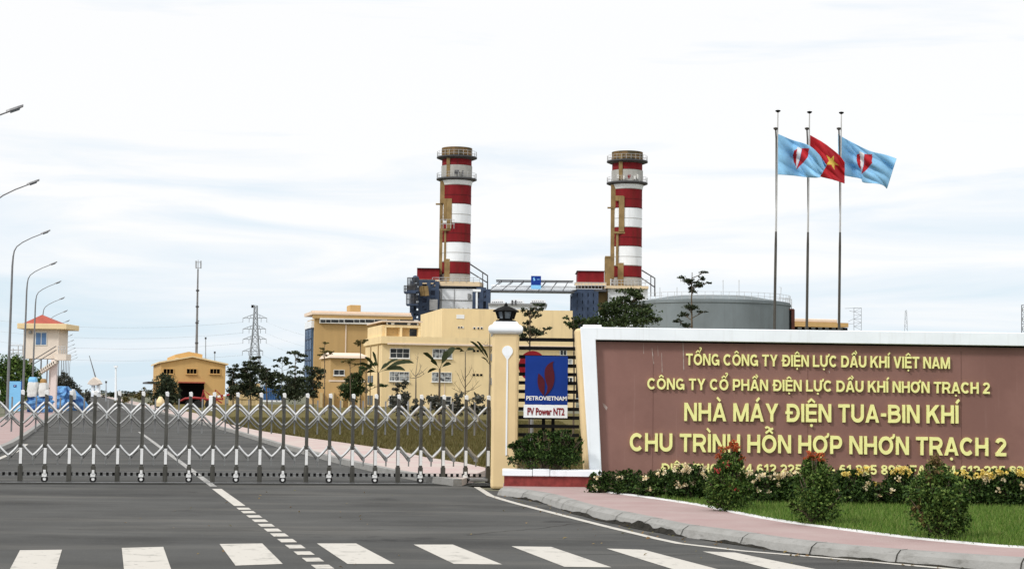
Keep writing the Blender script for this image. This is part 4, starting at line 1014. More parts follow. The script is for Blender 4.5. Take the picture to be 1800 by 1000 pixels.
a = at(90, 640, YT + 1.6); MB().box(a.x - .16, YT + 1.6, -.05, a.x + .16, YT + 1.95, a.z).build('column', M['column_pink'], gt)
a = at(58, 640, YT + 1.4); MB().box(a.x - .17, YT + .8, -.05, a.x + .17, YT + 1.15, at(58, 630.3, YT + 1).z).build('column', M['tower_wall'], gt)
st = MB(); p0, p1 = at(62, 658, YT - .3), at(99, 633, YT - .3)
for j in range(12):
    q = p0.lerp(p1, j / 11); st.box(q.x - .1, YT - .9, q.z - .30, q.x + .12, YT - .1, q.z)
st.build('staircase', M['tower_wall'], gt)
st = MB()
for d in (0, -7): st.tube([at(60, 632 + d * 0 - d, YT - .55), at(99, 608 - d, YT - .55)], .035, 5)
st.build('stair_rail', M['rail'], gt)
# roof terrace rail behind the tower (left)
r = thing('rooftop_frame', 'pale steel frame standing on a roof just left of the guard tower', 'frame', at(27, 626, 190))
q = MB()
for px in (17, 23, 32, 40): q.tube([at(px, 700, 190), at(px, 607 if px != 23 else 612, 190)], .06, 5)
for py in (607, 615, 621): q.tube([at(16, py, 190), at(41, py, 190)], .05, 5)
q.build('rail', M['light_rail'], r)

# blue board, stacked bags, tarps
YK = 118.0
r = thing('blue_board', 'light blue upright notice board with a small dark letter P at the left edge', 'board', (at(27, 700, YK).x, YK, 0))
o = MB().pb(15.5, 670, 36.5, 722, YK, .12).build('face', M['light_blue'], r)
MB().pb(36.6, 669.5, 38.2, 722, YK - .02, .2).build('edge_post', M['sign_blue'], r)
MB().pb(23.6, 676, 28.8, 680.2, YK - .02, .02).build('plate', M['sign_blue'], r)
a = at(25.2, 679.3, YK); t_ = at(27.4, 677, YK)
lettering(r, "P", a.x, t_.x, a.z, t_.z - a.z, YK - .035, .012, M['white_strip'])
def lump(name, lab, cat, m, px0, py0, px1, py1, Y, d, top=.75, seed=1, group=None, parent=None, pname=None):
    """a soft, creased, rounded block"""
    rg = random.Random(seed); p = at((px0 + px1) / 2, (py0 + py1) / 2, Y)
    hx, hz = (px1 - px0) / 2 * Y / F_PX, (py1 - py0) / 2 * Y / F_PX
    vs = []; n, kk = 20, 9
    for i in range(kk):
        f = i / (kk - 1); z = -hz + 2 * hz * f; s = 1 - (1 - top) * f ** 3
        s *= .90 + .1 * math.sin(math.pi * f)
        for j in range(n):
            t = 2 * math.pi * j / n; ex = .45
            cx = math.copysign(abs(math.cos(t)) ** ex, math.cos(t)); cy = math.copysign(abs(math.sin(t)) ** ex, math.sin(t))
            q = 1 + rg.uniform(-.06, .06) * (2.6 if 'tarp' in name else 1)
            vs.append((p.x + hx * s * cx * q, Y + d / 2 + d / 2 * s * cy * q, p.z + z + rg.uniform(-.04, .04) * hz))
    fs = [(i * n + j, i * n + (j + 1) % n, (i + 1) * n + (j + 1) % n, (i + 1) * n + j) for i in range(kk - 1) for j in range(n)] + [tuple(range(n - 1, -1, -1)), tuple((kk - 1) * n + j for j in range(n))]
    mb = MB(); mb.add(vs, fs)
    if parent is not None: return mb.build(pname or name, m, parent, smooth=True)
    return tag(mb.build(name, m, None, smooth='tarp' not in name), lab, cat, group)
r = thing('bulk_bag', 'white bulk bag with a bright blue cloth bundle on its neck', 'bag', (at(55, 697, YK).x, YK, at(55, 697, YK).z))
lump('', '', '', M['sack_white'], 46, 671.5, 64.5, 697, YK, .8, .93, 2, parent=r, pname='sack'); lump('', '', '', M['light_blue'], 48.5, 662.5, 63, 674, YK + .1, .6, .8, 3, parent=r, pname='bundle')
r = thing('bulk_bag', 'white bulk bag with a brown cloth bundle in its open neck', 'bag', (at(74, 697, YK).x, YK, at(74, 697, YK).z))
lump('', '', '', M['sack_white'], 66.5, 673, 82, 697, YK, .7, .9, 5, parent=r, pname='sack'); lump('', '', '', M['sack_tan'], 69, 665.5, 79.5, 677.5, YK + .08, .5, .7, 6, parent=r, pname='bundle')
lump('tarpaulin', 'blue tarpaulin heap under the two white bulk bags', 'tarpaulin', M['tarp_blue'], 45, 695, 86, 724, YK + .1, 1.6, .95, 7, 'blue tarpaulins')
lump('tarpaulin', 'blue tarpaulin bundle just right of the pale tower column', 'tarpaulin', M['tarp_blue'], 82, 679, 121, 722, YK + 28, 2.0, .7, 8, 'blue tarpaulins')
r = thing('tarpaulin', 'pointed blue tarpaulin with a white patch, rightmost of the blue heaps', 'tarpaulin', (at(136, 710, 148).x, 148, 0), 0, 'blue tarpaulins')
Y_ = 148.0
mb = MB(); n = 24; apx = at(128, 683, Y_ + .8)
rings = []
for i in range(7):
    f = i / 6
    for j in range(n):
        t = 2 * math.pi * j / n; rg = random.Random(i * 50 + j).uniform(-.17, .17)
        cx = at(135, 716, Y_).x * (1 - f) + apx.x * f
        rad = (17.5 * Y_ / F_PX) * (1 - f ** 1.3) * (1 + rg) + .12
        rings.append((cx + rad * math.cos(t), Y_ + .8 + rad * .7 * math.sin(t), apx.z * f ** .8 - .02))
mb.add(rings, [(i * n + j, i * n + (j + 1) % n, (i + 1) * n + (j + 1) % n, (i + 1) * n + j) for i in range(6) for j in range(n)] + [tuple(6 * n + j for j in range(n))])
mb.build('cover', M['tarp_blue'], r)
lump('', '', '', M['sack_white'], 119.5, 684, 131, 702, Y_ - .5, .8, .6, 9, parent=r, pname='white_patch')

# white shrine
YH = 150.0
b = at(167, 700, YH); b.z = 0
r = thing('shrine', 'small white roadside shrine with a pitched roof on a stone post beside the far road', 'shrine', b)
q = MB(); 
pts = [(155.5, 674.5), (160, 668), (167, 662.5), (174, 668), (178.5, 674.5), (172, 677), (162, 677)]
q.prism([(at(x, y, YH).x, at(x, y, YH).z) for x, y in pts], YH - .5, YH + .5); q.build('roof', M['tower_wall'], r, bevel=.03)
q = MB().pb(160.5, 677, 164.5, 688, YH - .3, .6).pb(169.5, 677, 173.5, 688, YH - .3, .6).pb(160, 687.5, 174, 690, YH - .4, .8).pb(160, 690, 172, 697, YH - .5, 1.0); q.build('niche', M['white'], r)
a = at(169, 697, YH); MB().box(a.x - .35, YH - .3, -.05, a.x + .25, YH + .3, a.z).build('post', M['kerb'], r)
r = tag(MB().tube([at(168, 663, YH + 3), at(157, 625, YH + 3)], [.06, .03], 6).build('leaning_pole', M['lamp_pole']), 'thin grey pole leaning left above the white shrine', 'pole')

# ---------------------------------------------------------------- buildings
class Bld:
    """site aligned building: front-left corner under picture column px at distance Y"""
    def __init__(s, name, label, px, Y, cat='building'):
        p = at(px, 700, Y); s.P = Vector((p.x, p.y, 0)); s.M = Matrix.Translation(s.P) @ Matrix.Rotation(ANG, 4, 'Z')
        s.r = thing(name, label, cat, s.P, ANG)
    def x(s, px): return solve(s.P, U, px)
    def y(s, px): return solve(s.P, V, px)
    def z(s, px, py): return zat(s.P + U * s.x(px), py)
    def zs(s, px, py): return zat(s.P + V * s.y(px), py)
    def mb(s): return MB(s.M)
    def fbox(s, mb, px0, py0, px1, py1, y0, y1):
        pm = (px0 + px1) / 2; return mb.box(s.x(px0), y0, s.z(pm, py1), s.x(px1), y1, s.z(pm, py0))
    def window(s, px0, py0, px1, py1, pane='glass', nx=2, ny=2, fr=.10, y=0.0, fm='window_frame'):
        pm, qm = (px0 + px1) / 2, (py0 + py1) / 2
        x0, x1 = s.x(px0), s.x(px1); z1, z0 = s.z(pm, py0), s.z(pm, py1)
        f = s.mb()
        f.box(x0 - fr, y - .10, z0 - fr, x1 + fr, y - .005, z0).box(x0 - fr, y - .10, z1, x1 + fr, y - .005, z1 + fr).box(x0 - fr, y - .10, z0, x0, y - .005, z1).box(x1, y - .10, z0, x1 + fr, y - .005, z1)
        for i in range(1, nx): xx = x0 + (x1 - x0) * i / nx; f.box(xx - fr * .35, y - .08, z0, xx + fr * .35, y - .03, z1)
        for i in range(1, ny): zz = z0 + (z1 - z0) * i / ny; f.box(x0, y - .077, zz - fr * .3, x1, y - .033, zz + fr * .3)
        w_ = f.build('window', M[fm], s.r)
        s.mb().box(x0 - fr - .08, y - .24, z0 - fr - .10, x1 + fr + .08, y - .003, z0 - fr - .004).build('sill', M[fm], w_)
        s.mb().box(x0, y - .03, z0, x1, y - .006, z1).build('pane', M[pane], w_)
        return w_
# workshop
B = Bld('workshop', 'yellow workshop with a low gabled front, three dark windows and an open dark doorway', 281, 235)
x1 = B.x(395); dp = B.y(268); zl, zr, zm = B.z(281, 638), B.z(395, 641), B.z(336, 628)
q = B.mb(); xm = B.x(336)
q.add([(0, 0, -.1), (x1, 0, -.1), (x1, 0, zr), (xm, 0, zm), (0, 0, zl), (0, dp, -.1), (x1, dp, -.1), (x1, dp, zr), (xm, dp, zm), (0, dp, zl)],
      [(0, 1, 2, 3, 4), (9, 8, 7, 6, 5), (0, 4, 9, 5), (1, 6, 7, 2), (0, 5, 6, 1)])
q.build('wall', M['yellow_wall'], B.r)
q = B.mb()
for xa_, za_, xb_, zb_ in ((-.35, zl - .06, xm, zm), (xm, zm, x1 + .35, zr - .06)):
    q.add([(xa_, -.35, za_ + .02), (xb_, -.35, zb_ + .02), (xb_, dp + .3, zb_ + .02), (xa_, dp + .3, za_ + .02), (xa_, -.35, za_ + .22), (xb_, -.35, zb_ + .22), (xb_, dp + .3, zb_ + .22), (xa_, dp + .3, za_ + .22)],
          [(3, 2, 1, 0), (4, 5, 6, 7), (0, 1, 5, 4), (1, 2, 6, 5), (2, 3, 7, 6), (3, 0, 4, 7)])
q.build('roof', M['tower_eave'], B.r)
q = B.mb(); xa_, xb_ = B.x(306.5), B.x(355); zb_, zt_ = zm - .6, B.z(331, 620)
q.prism([(xa_, zb_), (xb_, zb_), (xb_, zt_ - .15), ((xa_ + xb_) / 2, B.z(331, 617.5)), (xa_, zt_ - .25)], 1.5, dp - 1)
q.build('roof_monitor', M['yellow_wall'], B.r)
B.window(308, 629.5, 313, 634, 'dark_hole', 1, 1, .06, 1.5)
for a in (286, 327, 368): B.window(a, 648.5, a + 17, 656.5, 'dark_hole', 3, 1, .07, 0, 'yellow_wall')
q = B.mb(); B.fbox(q, 313, 673, 358, 712, -.03, .1); q.build('doorway', M['dark_hole'], B.r)
q = B.mb(); B.fbox(q, 312, 671, 359, 673, -.6, -.04); q.build('door_canopy', M['roof_red'], B.r)
zc_ = B.zs(270, 673); q = B.mb(); q.box(-1.6, 2, zc_ - .15, -.04, dp - 2, zc_ + .1); q.build('side_canopy', M['rail'], B.r)
# turbine hall
B = Bld('turbine_hall', 'tall tan turbine hall with a pinkish rounded roof edge, ribbon window and blue glass end', 551, 300)
W_ = B.x(760); dp = B.y(537.5); zt = B.z(551, 549)
q = B.mb(); q.box(0, 0, -.1, W_, dp, B.z(560, 560) - .002); q.build('wall', M['tan_wall'], B.r)
q = B.mb(); zr0, zr1, zr2 = B.z(560, 560), B.z(560, 553), B.z(551, 546)
q.prism([(-.4, zr0 + .005), (B.x(722), zr0 + .005), (B.x(722), zr1), (-.4, zr1)], -.5, .6); q.build('fascia', M['tan_wall'], B.r)
q = B.mb()
for s0_, s1_, t0, t1 in ((-.6, .0, zr1, zr2 - .35), (.0, 1.4, zr1, zr2)):
    q.box(-.6, s0_, zr1 + .004, B.x(720) - (.0 if s0_ < 0 else .003), s1_, t1)
q.box(-.6, 1.4, zr1 + .01, B.x(718), dp, zr2 - .1)
q.build('roof', M['fascia'], B.r)
q = B.mb(); a, c_ = B.x(616.5), B.x(636); q.box(a, 3, zr2 - .3, c_, 7, B.z(626, 534.5)); q.build('roof_vent', M['tan_wall'], B.r, bevel=.12)
q = B.mb(); B.fbox(q, 558.5, 560.8, 732, 570, -.62, -.01); w_ = q.build('ribbon_window', M['window_frame'], B.r)
q = B.mb(); xx = 559.5
for wd, g in ((9, 1), (8, 1), (13, 1), (8, 1.5), (16, 1), (9, 1), (9, 1), (15, 1), (20, 1), (22, 1), (25, 1)):
    B.fbox(q, xx, 562, xx + wd, 567, -.65, -.60); xx += wd + g
q.build('pane', M['glass'], w_)
q = B.mb(); x_ = B.x(605.5); q.box(x_ - .10, -.14, 0, x_ + .10, -.005, zr0 - .9); q.build('downpipe', M['fascia'], B.r)
q = B.mb(); z0_, z1_ = 2.0, B.zs(546, 577)
q.box(-.35, 1.5, z0_, -.01, dp - .5, z1_); gl_ = q.build('glass_bay', M['blue_glass'], B.r)
q = B.mb()
for j in range(7): zz = z0_ + (z1_ - z0_) * j / 6; q.box(-.45, 1.4, zz - .12, -.36, dp - .4, zz + .12)
for j in range(5): yy = 1.5 + (dp - 2) * j / 4; q.box(-.44, yy - .1, z0_, -.361, yy + .1, z1_)
q.build('mullion', M['navy'], gl_)
q = B.mb(); q.box(-.5, 1.0, z1_ + .02, -.01, dp - .2, zr0 - .3); q.build('corner_panel', M['casing'], B.r)
# gate house annex
B = Bld('annex', 'small tan annex with a pink roof and one dark window below the turbine hall', 580, 215)
W_ = B.x(645); q = B.mb(); q.box(0, 0, -.1, W_, 9, B.z(590, 629)); q.build('wall', M['tan_wall'], B.r)
q = B.mb(); za_, zb_ = B.z(590, 629), B.z(590, 618)
q.add([(-.3, -.5, za_ + .01), (W_ - .2, -.5, za_ + .01), (W_ - .2, 9, za_ + .01), (-.3, 9, za_ + .01), (-.1, -.4, za_ + .3), (W_ - .2, -.4, za_ + .3), (W_ - .2, 5, zb_), (-.1, 5, zb_)],
      [(3, 2, 1, 0), (4, 5, 6, 7), (0, 1, 5, 4), (1, 2, 6, 5), (2, 3, 7, 6), (3, 0, 4, 7)])
q.build('roof', M['fascia'], B.r)
B.window(586, 650.5, 603.5, 658.5, 'glass', 2, 1, .06)
q = B.mb(); B.fbox(q, 577, 668, 640, 671, -.25, -.02); q.build('cornice', M['fascia'], B.r)
# large cream block behind
B = Bld('plant_block', 'large windowless cream plant block behind the office building with a sloping left parapet', 775, 265)
W_ = B.x(1005); dp = B.y(737); zf = B.z(775, 542); zk = B.zs(738, 553); zr = B.z(1000, 546)
q = B.mb(); q.add([(0, 0, -.1), (W_, 0, -.1), (W_, 0, zr), (0, 0, zf), (0, dp, -.1), (W_, dp, -.1), (W_, dp, zr), (0, dp, zk)],
                  [(0, 1, 2, 3), (7, 6, 5, 4), (0, 3, 7, 4), (1, 5, 6, 2), (3, 2, 6, 7)])
q.build('wall', M['cream_wall'], B.r)
q = B.mb()
for (a, b_) in ((802.5, 806.5), (807.5, 810.5), (811, 813), (829.5, 834), (836.5, 840.5), (842.5, 847)): B.fbox(q, a, 572.5 + (2 if a > 820 else 1), b_, 577 + (1.5 if a > 820 else 0), -.07, -.004)
v_ = q.build('wall_vent', M['window_frame'], B.r)
q = B.mb()
for (a, b_) in ((803.3, 805.7), (808, 810), (830.5, 833), (837.5, 839.8), (843.5, 846)): B.fbox(q, a, 574 + (1.5 if a > 820 else 0), b_, 577 + (1.5 if a > 820 else -.6), -.10, -.071)
q.build('grille', M['black'], v_)
q = B.mb(); B.fbox(q, 800, 553, 814, 560, -.06, -.004); q.build('faded_patch', M['casing'], B.r)
q = B.mb()
for a in (792, 799, 806, 813, 822): q.tube([(B.x(a), 1.0, zf - .2), (B.x(a), 1.0, zf + .28), (B.x(a + 2), 1.0, zf + .28), (B.x(a + 2), 1.0, zf + .05)], .06, 6)
q.build('roof_pipe', M['grey_steel'], B.r)
# office building
B = Bld('office_building', 'cream three storey office building with a projecting parapet and white framed windows', 670, 232)
W_ = B.x(1012); dp = B.y(640.5); zp = B.z(683, 591)
q = B.mb(); q.box(0, 0, -.1, W_, dp, B.z(683, 603)); q.build('wall', M['cream_wall'], B.r)
q = B.mb(); zc_ = B.z(690, 604)
q.box(-.25, -.55, zc_ + .005, W_, dp + .2, zp); q.build('parapet', M['cream_wall'], B.r)
q = B.mb(); q.box(B.x(678), -.62, zc_ - .12, W_ - .02, -.004, zc_ + .12); q.build('ledge', M['fascia'], B.r)
# penthouse
q = B.mb(); xa_, xb_ = .12, B.x(738); zq = zp + .005; y0_ = 1.0
def zb(px, py, yy): return zat(B.P + U * B.x(px) + V * yy, py)
q.box(xa_, y0_, zq, xb_, dp - 1, zb(690, 571, y0_)); q.build('penthouse', M['cream_wall'], B.r)
q = B.mb(); q.box(xa_ - .1, y0_ - .4, zb(690, 566, y0_), xb_ + .3, dp - .8, zb(690, 563.5, y0_)); q.build('penthouse_roof', M['fascia'], B.r)
q = B.mb(); q.box(xa_ + .6, y0_ - .06, zb(690, 571, y0_) + .01, xb_ - .2, y0_ + .02, zb(690, 566, y0_) - .01); w_ = q.build('clerestory_window', M['window_frame'], B.r)
q = B.mb(); n = 9
for j in range(n):
    if j in (1, 6): continue
    a = xa_ + .8 + (xb_ - xa_ - 1.2) * j / n; q.box(a, y0_ - .10, zb(690, 570.5, y0_), a + (xb_ - xa_) / n * .75, y0_ - .061, zb(690, 567, y0_))
q.build('pane', M['glass'], w_)
q = B.mb(); q.box(B.x(680), y0_ - .04, zq + .1, B.x(700), y0_ + .01, zb(690, 577, y0_)).box(B.x(707), y0_ - .04, zq + .1, B.x(719), y0_ + .01, zb(690, 577, y0_)); q.build('loggia', M['tan_wall'], B.r)
q = B.mb(); q.box(B.x(720), y0_ - .05, zq + .1, B.x(733), y0_ + .01, zb(690, 577, y0_)); q.build('terrace_door', M['glass'], B.r)
q = B.mb()
for a, b_ in ((676, 678), (702, 706), (734.5, 738)): q.box(B.x(a), y0_ - .5, zq + .004, B.x(b_), y0_ - .05, zb(690, 573, y0_))
q.box(B.x(676), y0_ - .52, zb(690, 575.5, y0_), B.x(739), y0_ - .06, zb(690, 572.6, y0_)); q.build('loggia_frame', M['cream_wall'], B.r)
for (a, b_, c_, d_, pn_, nx_) in ((684.5, 613, 717.5, 628.5, 'glass', 3), (759.5, 614, 792.5, 629, 'pale_glass', 3), (684.5, 654, 717.5, 669, 'pale_glass', 4), (759, 655, 792, 670, 'pale_glass', 3),
                                 (684, 696, 717, 710, 'glass', 3), (757, 697, 792, 711, 'glass', 3)): B.window(a, b_, c_, d_, pn_, nx_, 2, .08)
for a, py, pn_ in ((984, 616, 'glass'), (994, 632, 'pale_glass'), (985, 650, 'pale_glass'), (995, 664, 'glass'), (986, 682, 'pale_glass')): B.window(a, py, a + 10, py + 8, pn_, 2, 1, .12)
for py in (614, 656, 697):
    q = B.mb()
    for a in (830, 836.5, 843): B.fbox(q, a, py + 1, a + 4, py + 4.5, -.07, -.004)
    q.build('vent', M['black'], B.r)
q = B.mb(); x_ = B.x(862); 
for py in (580, 622, 664): B.fbox(q, 861, py, 865, py + 12, -.35, -.01)
q.build('air_conditioner', M['grey_steel'], B.r)
q = B.mb(); x_ = B.x(780.5); q.box(x_ - .05, -.10, 0, x_ + .05, -.004, B.z(780, 671)); q.build('downpipe', M['fascia'], B.r)
q = B.mb(); q.box(-.10, B.y(664) , 0, -.004, B.y(664) + .35, zc_ - .2).box(-.10, B.y(651), 0, -.004, B.y(651) + .3, zc_ - .2); q.build('side_downpipe', M['tan_steel'], B.r)
for a, lo__, hi__ in ((655, 660, 672), (655, 695, 712)):
    q = B.mb(); q.box(-.06, B.y(a), B.zs(a, hi__), -.004, B.y(a - 9), B.zs(a, lo__)); q.build('side_window', M['glass'], B.r)

# ---------------------------------------------------------------- the two stacks with their boilers
def stack(label, cx, Y, bands, xl, xr, rim, p1, p2, grey, lad, group):
    k = Y / F_PX; c = at(cx, 500, Y); c = Vector((c.x, c.y, 0)); R_ = (xr - xl) / 2 * k
    r = thing('chimney_stack', label, 'chimney', c, 0, group)
    def z(py): return zat(c, py)
    def ring(name, py0, py1, m, rad, n=40, lab=None, kind=None):
        o = MB().lathe(c, [(rad, z(py1)), (rad, z(py0))], n).build(name, m, r, smooth=True, label=lab); return o
    for py0, py1, m in bands:
        ring('band', py0, py1, M[m], R_, 40, {'stack_red': 'red painted band', 'stack_white': 'white painted band', 'stack_grey': 'bare grey base band'}[m])
    for py0, py1, m in bands: MB().lathe(c, [(R_ + .05, z(py1) - .08), (R_ + .05, z(py1) + .08)], 40).build('weld_seam', M['seam_red' if m == 'stack_red' else 'stack_grey'], r)
    for py0, py1, m in bands:
        if py1 - py0 > 25: MB().lathe(c, [(R_ + .035, z((py0 * .45 + py1 * .55)) - .05), (R_ + .035, z((py0 * .45 + py1 * .55)) + .05)], 40).build('weld_seam', M['seam_red' if m == 'stack_red' else 'stack_grey'], r)
    ri = MB().lathe(c, [(R_ * 1.0, z(rim[1])), (R_ * 1.03, z(rim[1])), (R_ * 1.03, z(rim[0])), (R_ * .9, z(rim[0])), (R_ * .9, z(rim[0]) - 1)], 40)
    ri.build('rim', M['stack_rim'], r)
    ring('cladding', grey[0], grey[1], M['stack_grey'], R_ * 1.04)
    fp = MB().lathe(c, [(R_ * .98, z(p2 + 13)), (R_ * 1.12, z(p2 + 2))], 40); fp.build('flare', M['stack_white'], r, smooth=True)
    for pz in (p1, p2):
        pf = MB().lathe(c, [(R_ * 1.05, z(pz + 4)), (R_ * 1.36, z(pz + 1)), (R_ * 1.36, z(pz - 1)), (R_ * 1.05, z(pz - 1))], 40)
        q = pf.build('platform', M['rail'], r)
        rl = MB()
        for j in range(26):
            a = 2 * math.pi * j / 26; x_, y_ = c.x + R_ * 1.33 * math.cos(a), c.y + R_ * 1.33 * math.sin(a); x2, y2 = c.x + R_ * 1.33 * math.cos(a + 2 * math.pi / 26), c.y + R_ * 1.33 * math.sin(a + 2 * math.pi / 26)
            rl.tube([(x_, y_, z(pz)), (x_, y_, z(pz) + 1.2)], .035, 4)
            for h in (.6, 1.2): rl.tube([(x_, y_, z(pz) + h), (x2, y2, z(pz) + h)], .03, 4)
        rl.build('railing', M['light_rail'], q)
    lb = MB()
    for (a, py0, b, py1) in lad: 
        yy = Y - R_ * math.sqrt(max(.02, 1 - min(1, abs(((a + b) / 2 - cx) / ((xr - xl) / 2))) ** 2)) - .25
        lb.pb(a, py0, b, py1, yy, .6)
    lb.build('ladder_duct', M['tan_steel'], r)
    return r, c, R_, z
BD1 = [(278, 293, 'stack_red'), (313, 327, 'stack_white'), (327, 360, 'stack_red'), (360, 394, 'stack_white'), (394, 427, 'stack_red'), (427, 461, 'stack_white'), (461, 482, 'stack_red'), (482, 496, 'stack_grey')]
r1, c1, R1, z1 = stack('red and white banded chimney stack, the left and slightly taller of the two', 800, 350, BD1, 773.5, 826, (261.5, 275), 278, 316, (293, 314),
      [(785, 262, 791, 314), (774, 318, 782, 357), (785, 349, 794, 402), (775.5, 402, 798, 405.5), (772.5, 318, 779.5, 482), (779.5, 349, 785, 386), (780.5, 405.5, 784, 461), (781, 455, 792, 496), (766, 357.5, 785, 360)], 'two chimney stacks of the plant')
q = MB()
for a in (774, 779, 785, 792, 798): q.tube([at(a, 402, 346.5), at(a, 386, 346.5)], .05, 4)
for b in (386, 394): q.tube([at(774, b, 346.5), at(799, b, 346.5)], .05, 4)
q.build('ladder_cage', M['light_rail'], r1)
MB().pb(799, 299, 803, 306, 346.2, .3).build('hatch', M['rail'], r1); MB().pb(803.5, 299, 807, 306, 346.3, .3).build('hatch', M['rail'], r1); MB().pb(812, 300, 815, 309, 346.5, .4).build('hatch', M['rail'], r1)
BD2 = [(285, 301, 'stack_red'), (321, 334, 'stack_white'), (334, 367, 'stack_red'), (367, 401, 'stack_white'), (401, 434, 'stack_red'), (434, 468, 'stack_white'), (468, 488, 'stack_red'), (488, 502, 'stack_grey')]
r2, c2_, R2, z2 = stack('red and white banded chimney stack, the right one above the dark layered tree', 1101, 358, BD2, 1074, 1127.5, (268.5, 282), 285, 323, (301, 322),
      [(1088, 270, 1094.5, 316), (1074.5, 325, 1082, 364), (1088, 345, 1097.5, 407), (1078, 407, 1101, 410.5), (1073.5, 325, 1081, 490), (1083, 410.5, 1087, 468), (1086, 462, 1096, 502), (1068, 364, 1088, 366.5), (1082, 344, 1096, 353)], 'two chimney stacks of the plant')
q = MB(); a = at(1106, 311, 354)
q.add([tuple(at(x, y, 354.0)) for x, y in [(1103, 308), (1106, 307), (1106, 314), (1104.5, 315)]] + [tuple(at(x, y, 354.0)) for x, y in [(1106.6, 307), (1109, 307.5), (1108, 312), (1106.2, 315.5)]] , [(0, 1, 2, 3), (4, 5, 6, 7)])
q.build('emblem', M['sign_red'], r2)
for a in ((1085, 307, 1088, 314, 354.6, .3), (1095, 309, 1098, 315, 354.2, .3), (1114, 309, 1118, 315, 354.6, .4), (1119.5, 307, 1122, 315, 355, .4)): MB().pb(*a).build('hatch', M['window_frame'], r2)
q = MB().pb(1063, 452, 1073, 530, 352, 1.2).pb(1064, 450, 1073, 453, 351.9, 1.3); q.build('side_duct', M['tan_steel'], r2)

def lattice(mb, px0, py0, px1, py1, Y, d, nx, nz, w_=.35):
    """open steel frame of columns and beams"""
    x0, x1 = at(px0, 520, Y).x, at(px1, 520, Y).x; zt_, zb_ = at((px0 + px1) / 2, py0, Y).z, at((px0 + px1) / 2, py1, Y).z
    for y in (Y, Y + d):
        for i in range(nx + 1):
            x = x0 + (x1 - x0) * i / nx; mb.box(x - w_ / 2, y, zb_, x + w_ / 2, y + w_, zt_)
        for j in range(nz + 1):
            z = zb_ + (zt_ - zb_) * j / nz; mb.box(x0 + w_ / 2, y + .02, z - w_ * .4, x1 - w_ / 2, y + w_ - .02, z + w_ * .4)
    for x in (x0, x1):
        for z in (zb_ + .3, zt_ - .3): mb.box(x - w_ * .4, Y + w_ - .01, z - w_ * .3, x + w_ * .4, Y + d + .01, z + w_ * .3)
    for i in range(nx):
        for j in range(nz):
            if (i + j) % 2 == 0:
                a = (x0 + (x1 - x0) * i / nx, Y + w_ / 2, zb_ + (zt_ - zb_) * j / nz); b = (x0 + (x1 - x0) * (i + 1) / nx, Y + w_ / 2, zb_ + (zt_ - zb_) * (j + 1) / nz)
                mb.beam(a, b, w_ * .5, w_ * .5, (0, 1, 0))
# left boiler under the left stack
YH_ = 338.0
b = at(790, 700, YH_); b.z = 0
hr = thing('boiler_house', 'navy steel boiler structure with grey white casing below the left chimney stack', 'boiler', b)
k = YH_ / F_PX
q = MB(); cc = at(802, 500, 350)
cc = Vector((cc.x, cc.y, 0))
q.pb(770, 507.3, 834, 700, 345.75, 8); q.build('casing', M['casing'], hr)
q = MB()
for a, b_, c_, d_ in ((771, 507, 777, 541), (798, 508, 799, 541), (770, 527, 836, 528)): q.pb(a, b_, c_, d_, 345.6, .14)
q.pb(769, 516, 774, 523, 345.3, .4).pb(822, 516, 827, 525, 345.5, .2); q.build('casing_trim', M['grey_steel'], hr)
q = MB(); q.slab([(at(a, 500, Yy).x, Yy) for a, Yy in ((766, 345.6), (843, 345.6), (850, 350), (845, 360), (764, 360), (758, 350))], zat(cc, 505), zat(cc, 497.5)); q.build('deck', M['deck'], hr)
q = MB(); q.slab([(at(a, 500, Yy).x, Yy) for a, Yy in ((764, 345.3), (845, 345.3), (853, 350), (847, 360.4), (762, 360.4), (756, 350))], zat(cc, 507), zat(cc, 505.2)); q.build('deck_edge', M['rail'], hr)
q = MB(); lattice(q, 724, 494, 768, 562, YH_, 10, 3, 5, .75)
q.pb(724.5, 505, 731, 562, YH_ + .8, 2); q.build('steel_frame', M['navy'], hr)
q = MB(); q.pb(738, 510, 772, 560, YH_ + 5, 4.5); q.build('dark_enclosure', M['dark_navy'], hr)
q = MB(); q.pb(834, 509, 858, 545, YH_ + 6, 8); q.build('dark_enclosure', M['dark_navy'], hr)
q = MB(); lattice(q, 834, 508, 858, 545, YH_ + 2, 9, 2, 2, .8); q.build('steel_frame', M['navy'], hr)
q = MB(); q.pb(733, 471.5, 772, 491, 347, 8); q.build('red_box', M['stack_red'], hr)
q = MB(); q.pb(736, 491.2, 773, 499, 346.5, 8); q.build('cream_base', M['deck'], hr)
q = MB(); q.pb(733, 471, 773, 472, 346.6, 8.6); q.build('box_lid', M['rail'], hr)
q = MB()
for a in (741, 748): q.tube([at(a, 503, YH_ - 1.2), at(a + 2, 520, YH_ - 1.2)], .5, 8)
q.build('duct_pipe', M['tan_steel'], hr)
q = MB()
q.pb(755, 526, 769, 545, YH_ - .8, 1.5); q.build('grey_cabinet', M['grey_steel'], hr)
q = MB()
for px0, px1, pyt, pyb in ((716.5, 736, 488, 512), (710.5, 730, 502, 514), (714.5, 734, 516, 536)):
    Y_ = YH_ - 2.0; n = 8
    for j in range(n + 1):
        px = px0 + (px1 - px0) * j / n; yy = Y_ - 1.2 * math.sin(math.pi * j / n)
        q.tube([at(px, pyb, yy), at(px, pyt, yy)], .09, 4)
    for f in (0, .5, 1):
        q.tube([at(px0 + (px1 - px0) * j / n, pyt + (pyb - pyt) * f, Y_ - 1.2 * math.sin(math.pi * j / n)) for j in range(n + 1)], .07, 4)
q.build('stair_cage', M['rail'], hr)
q = MB()
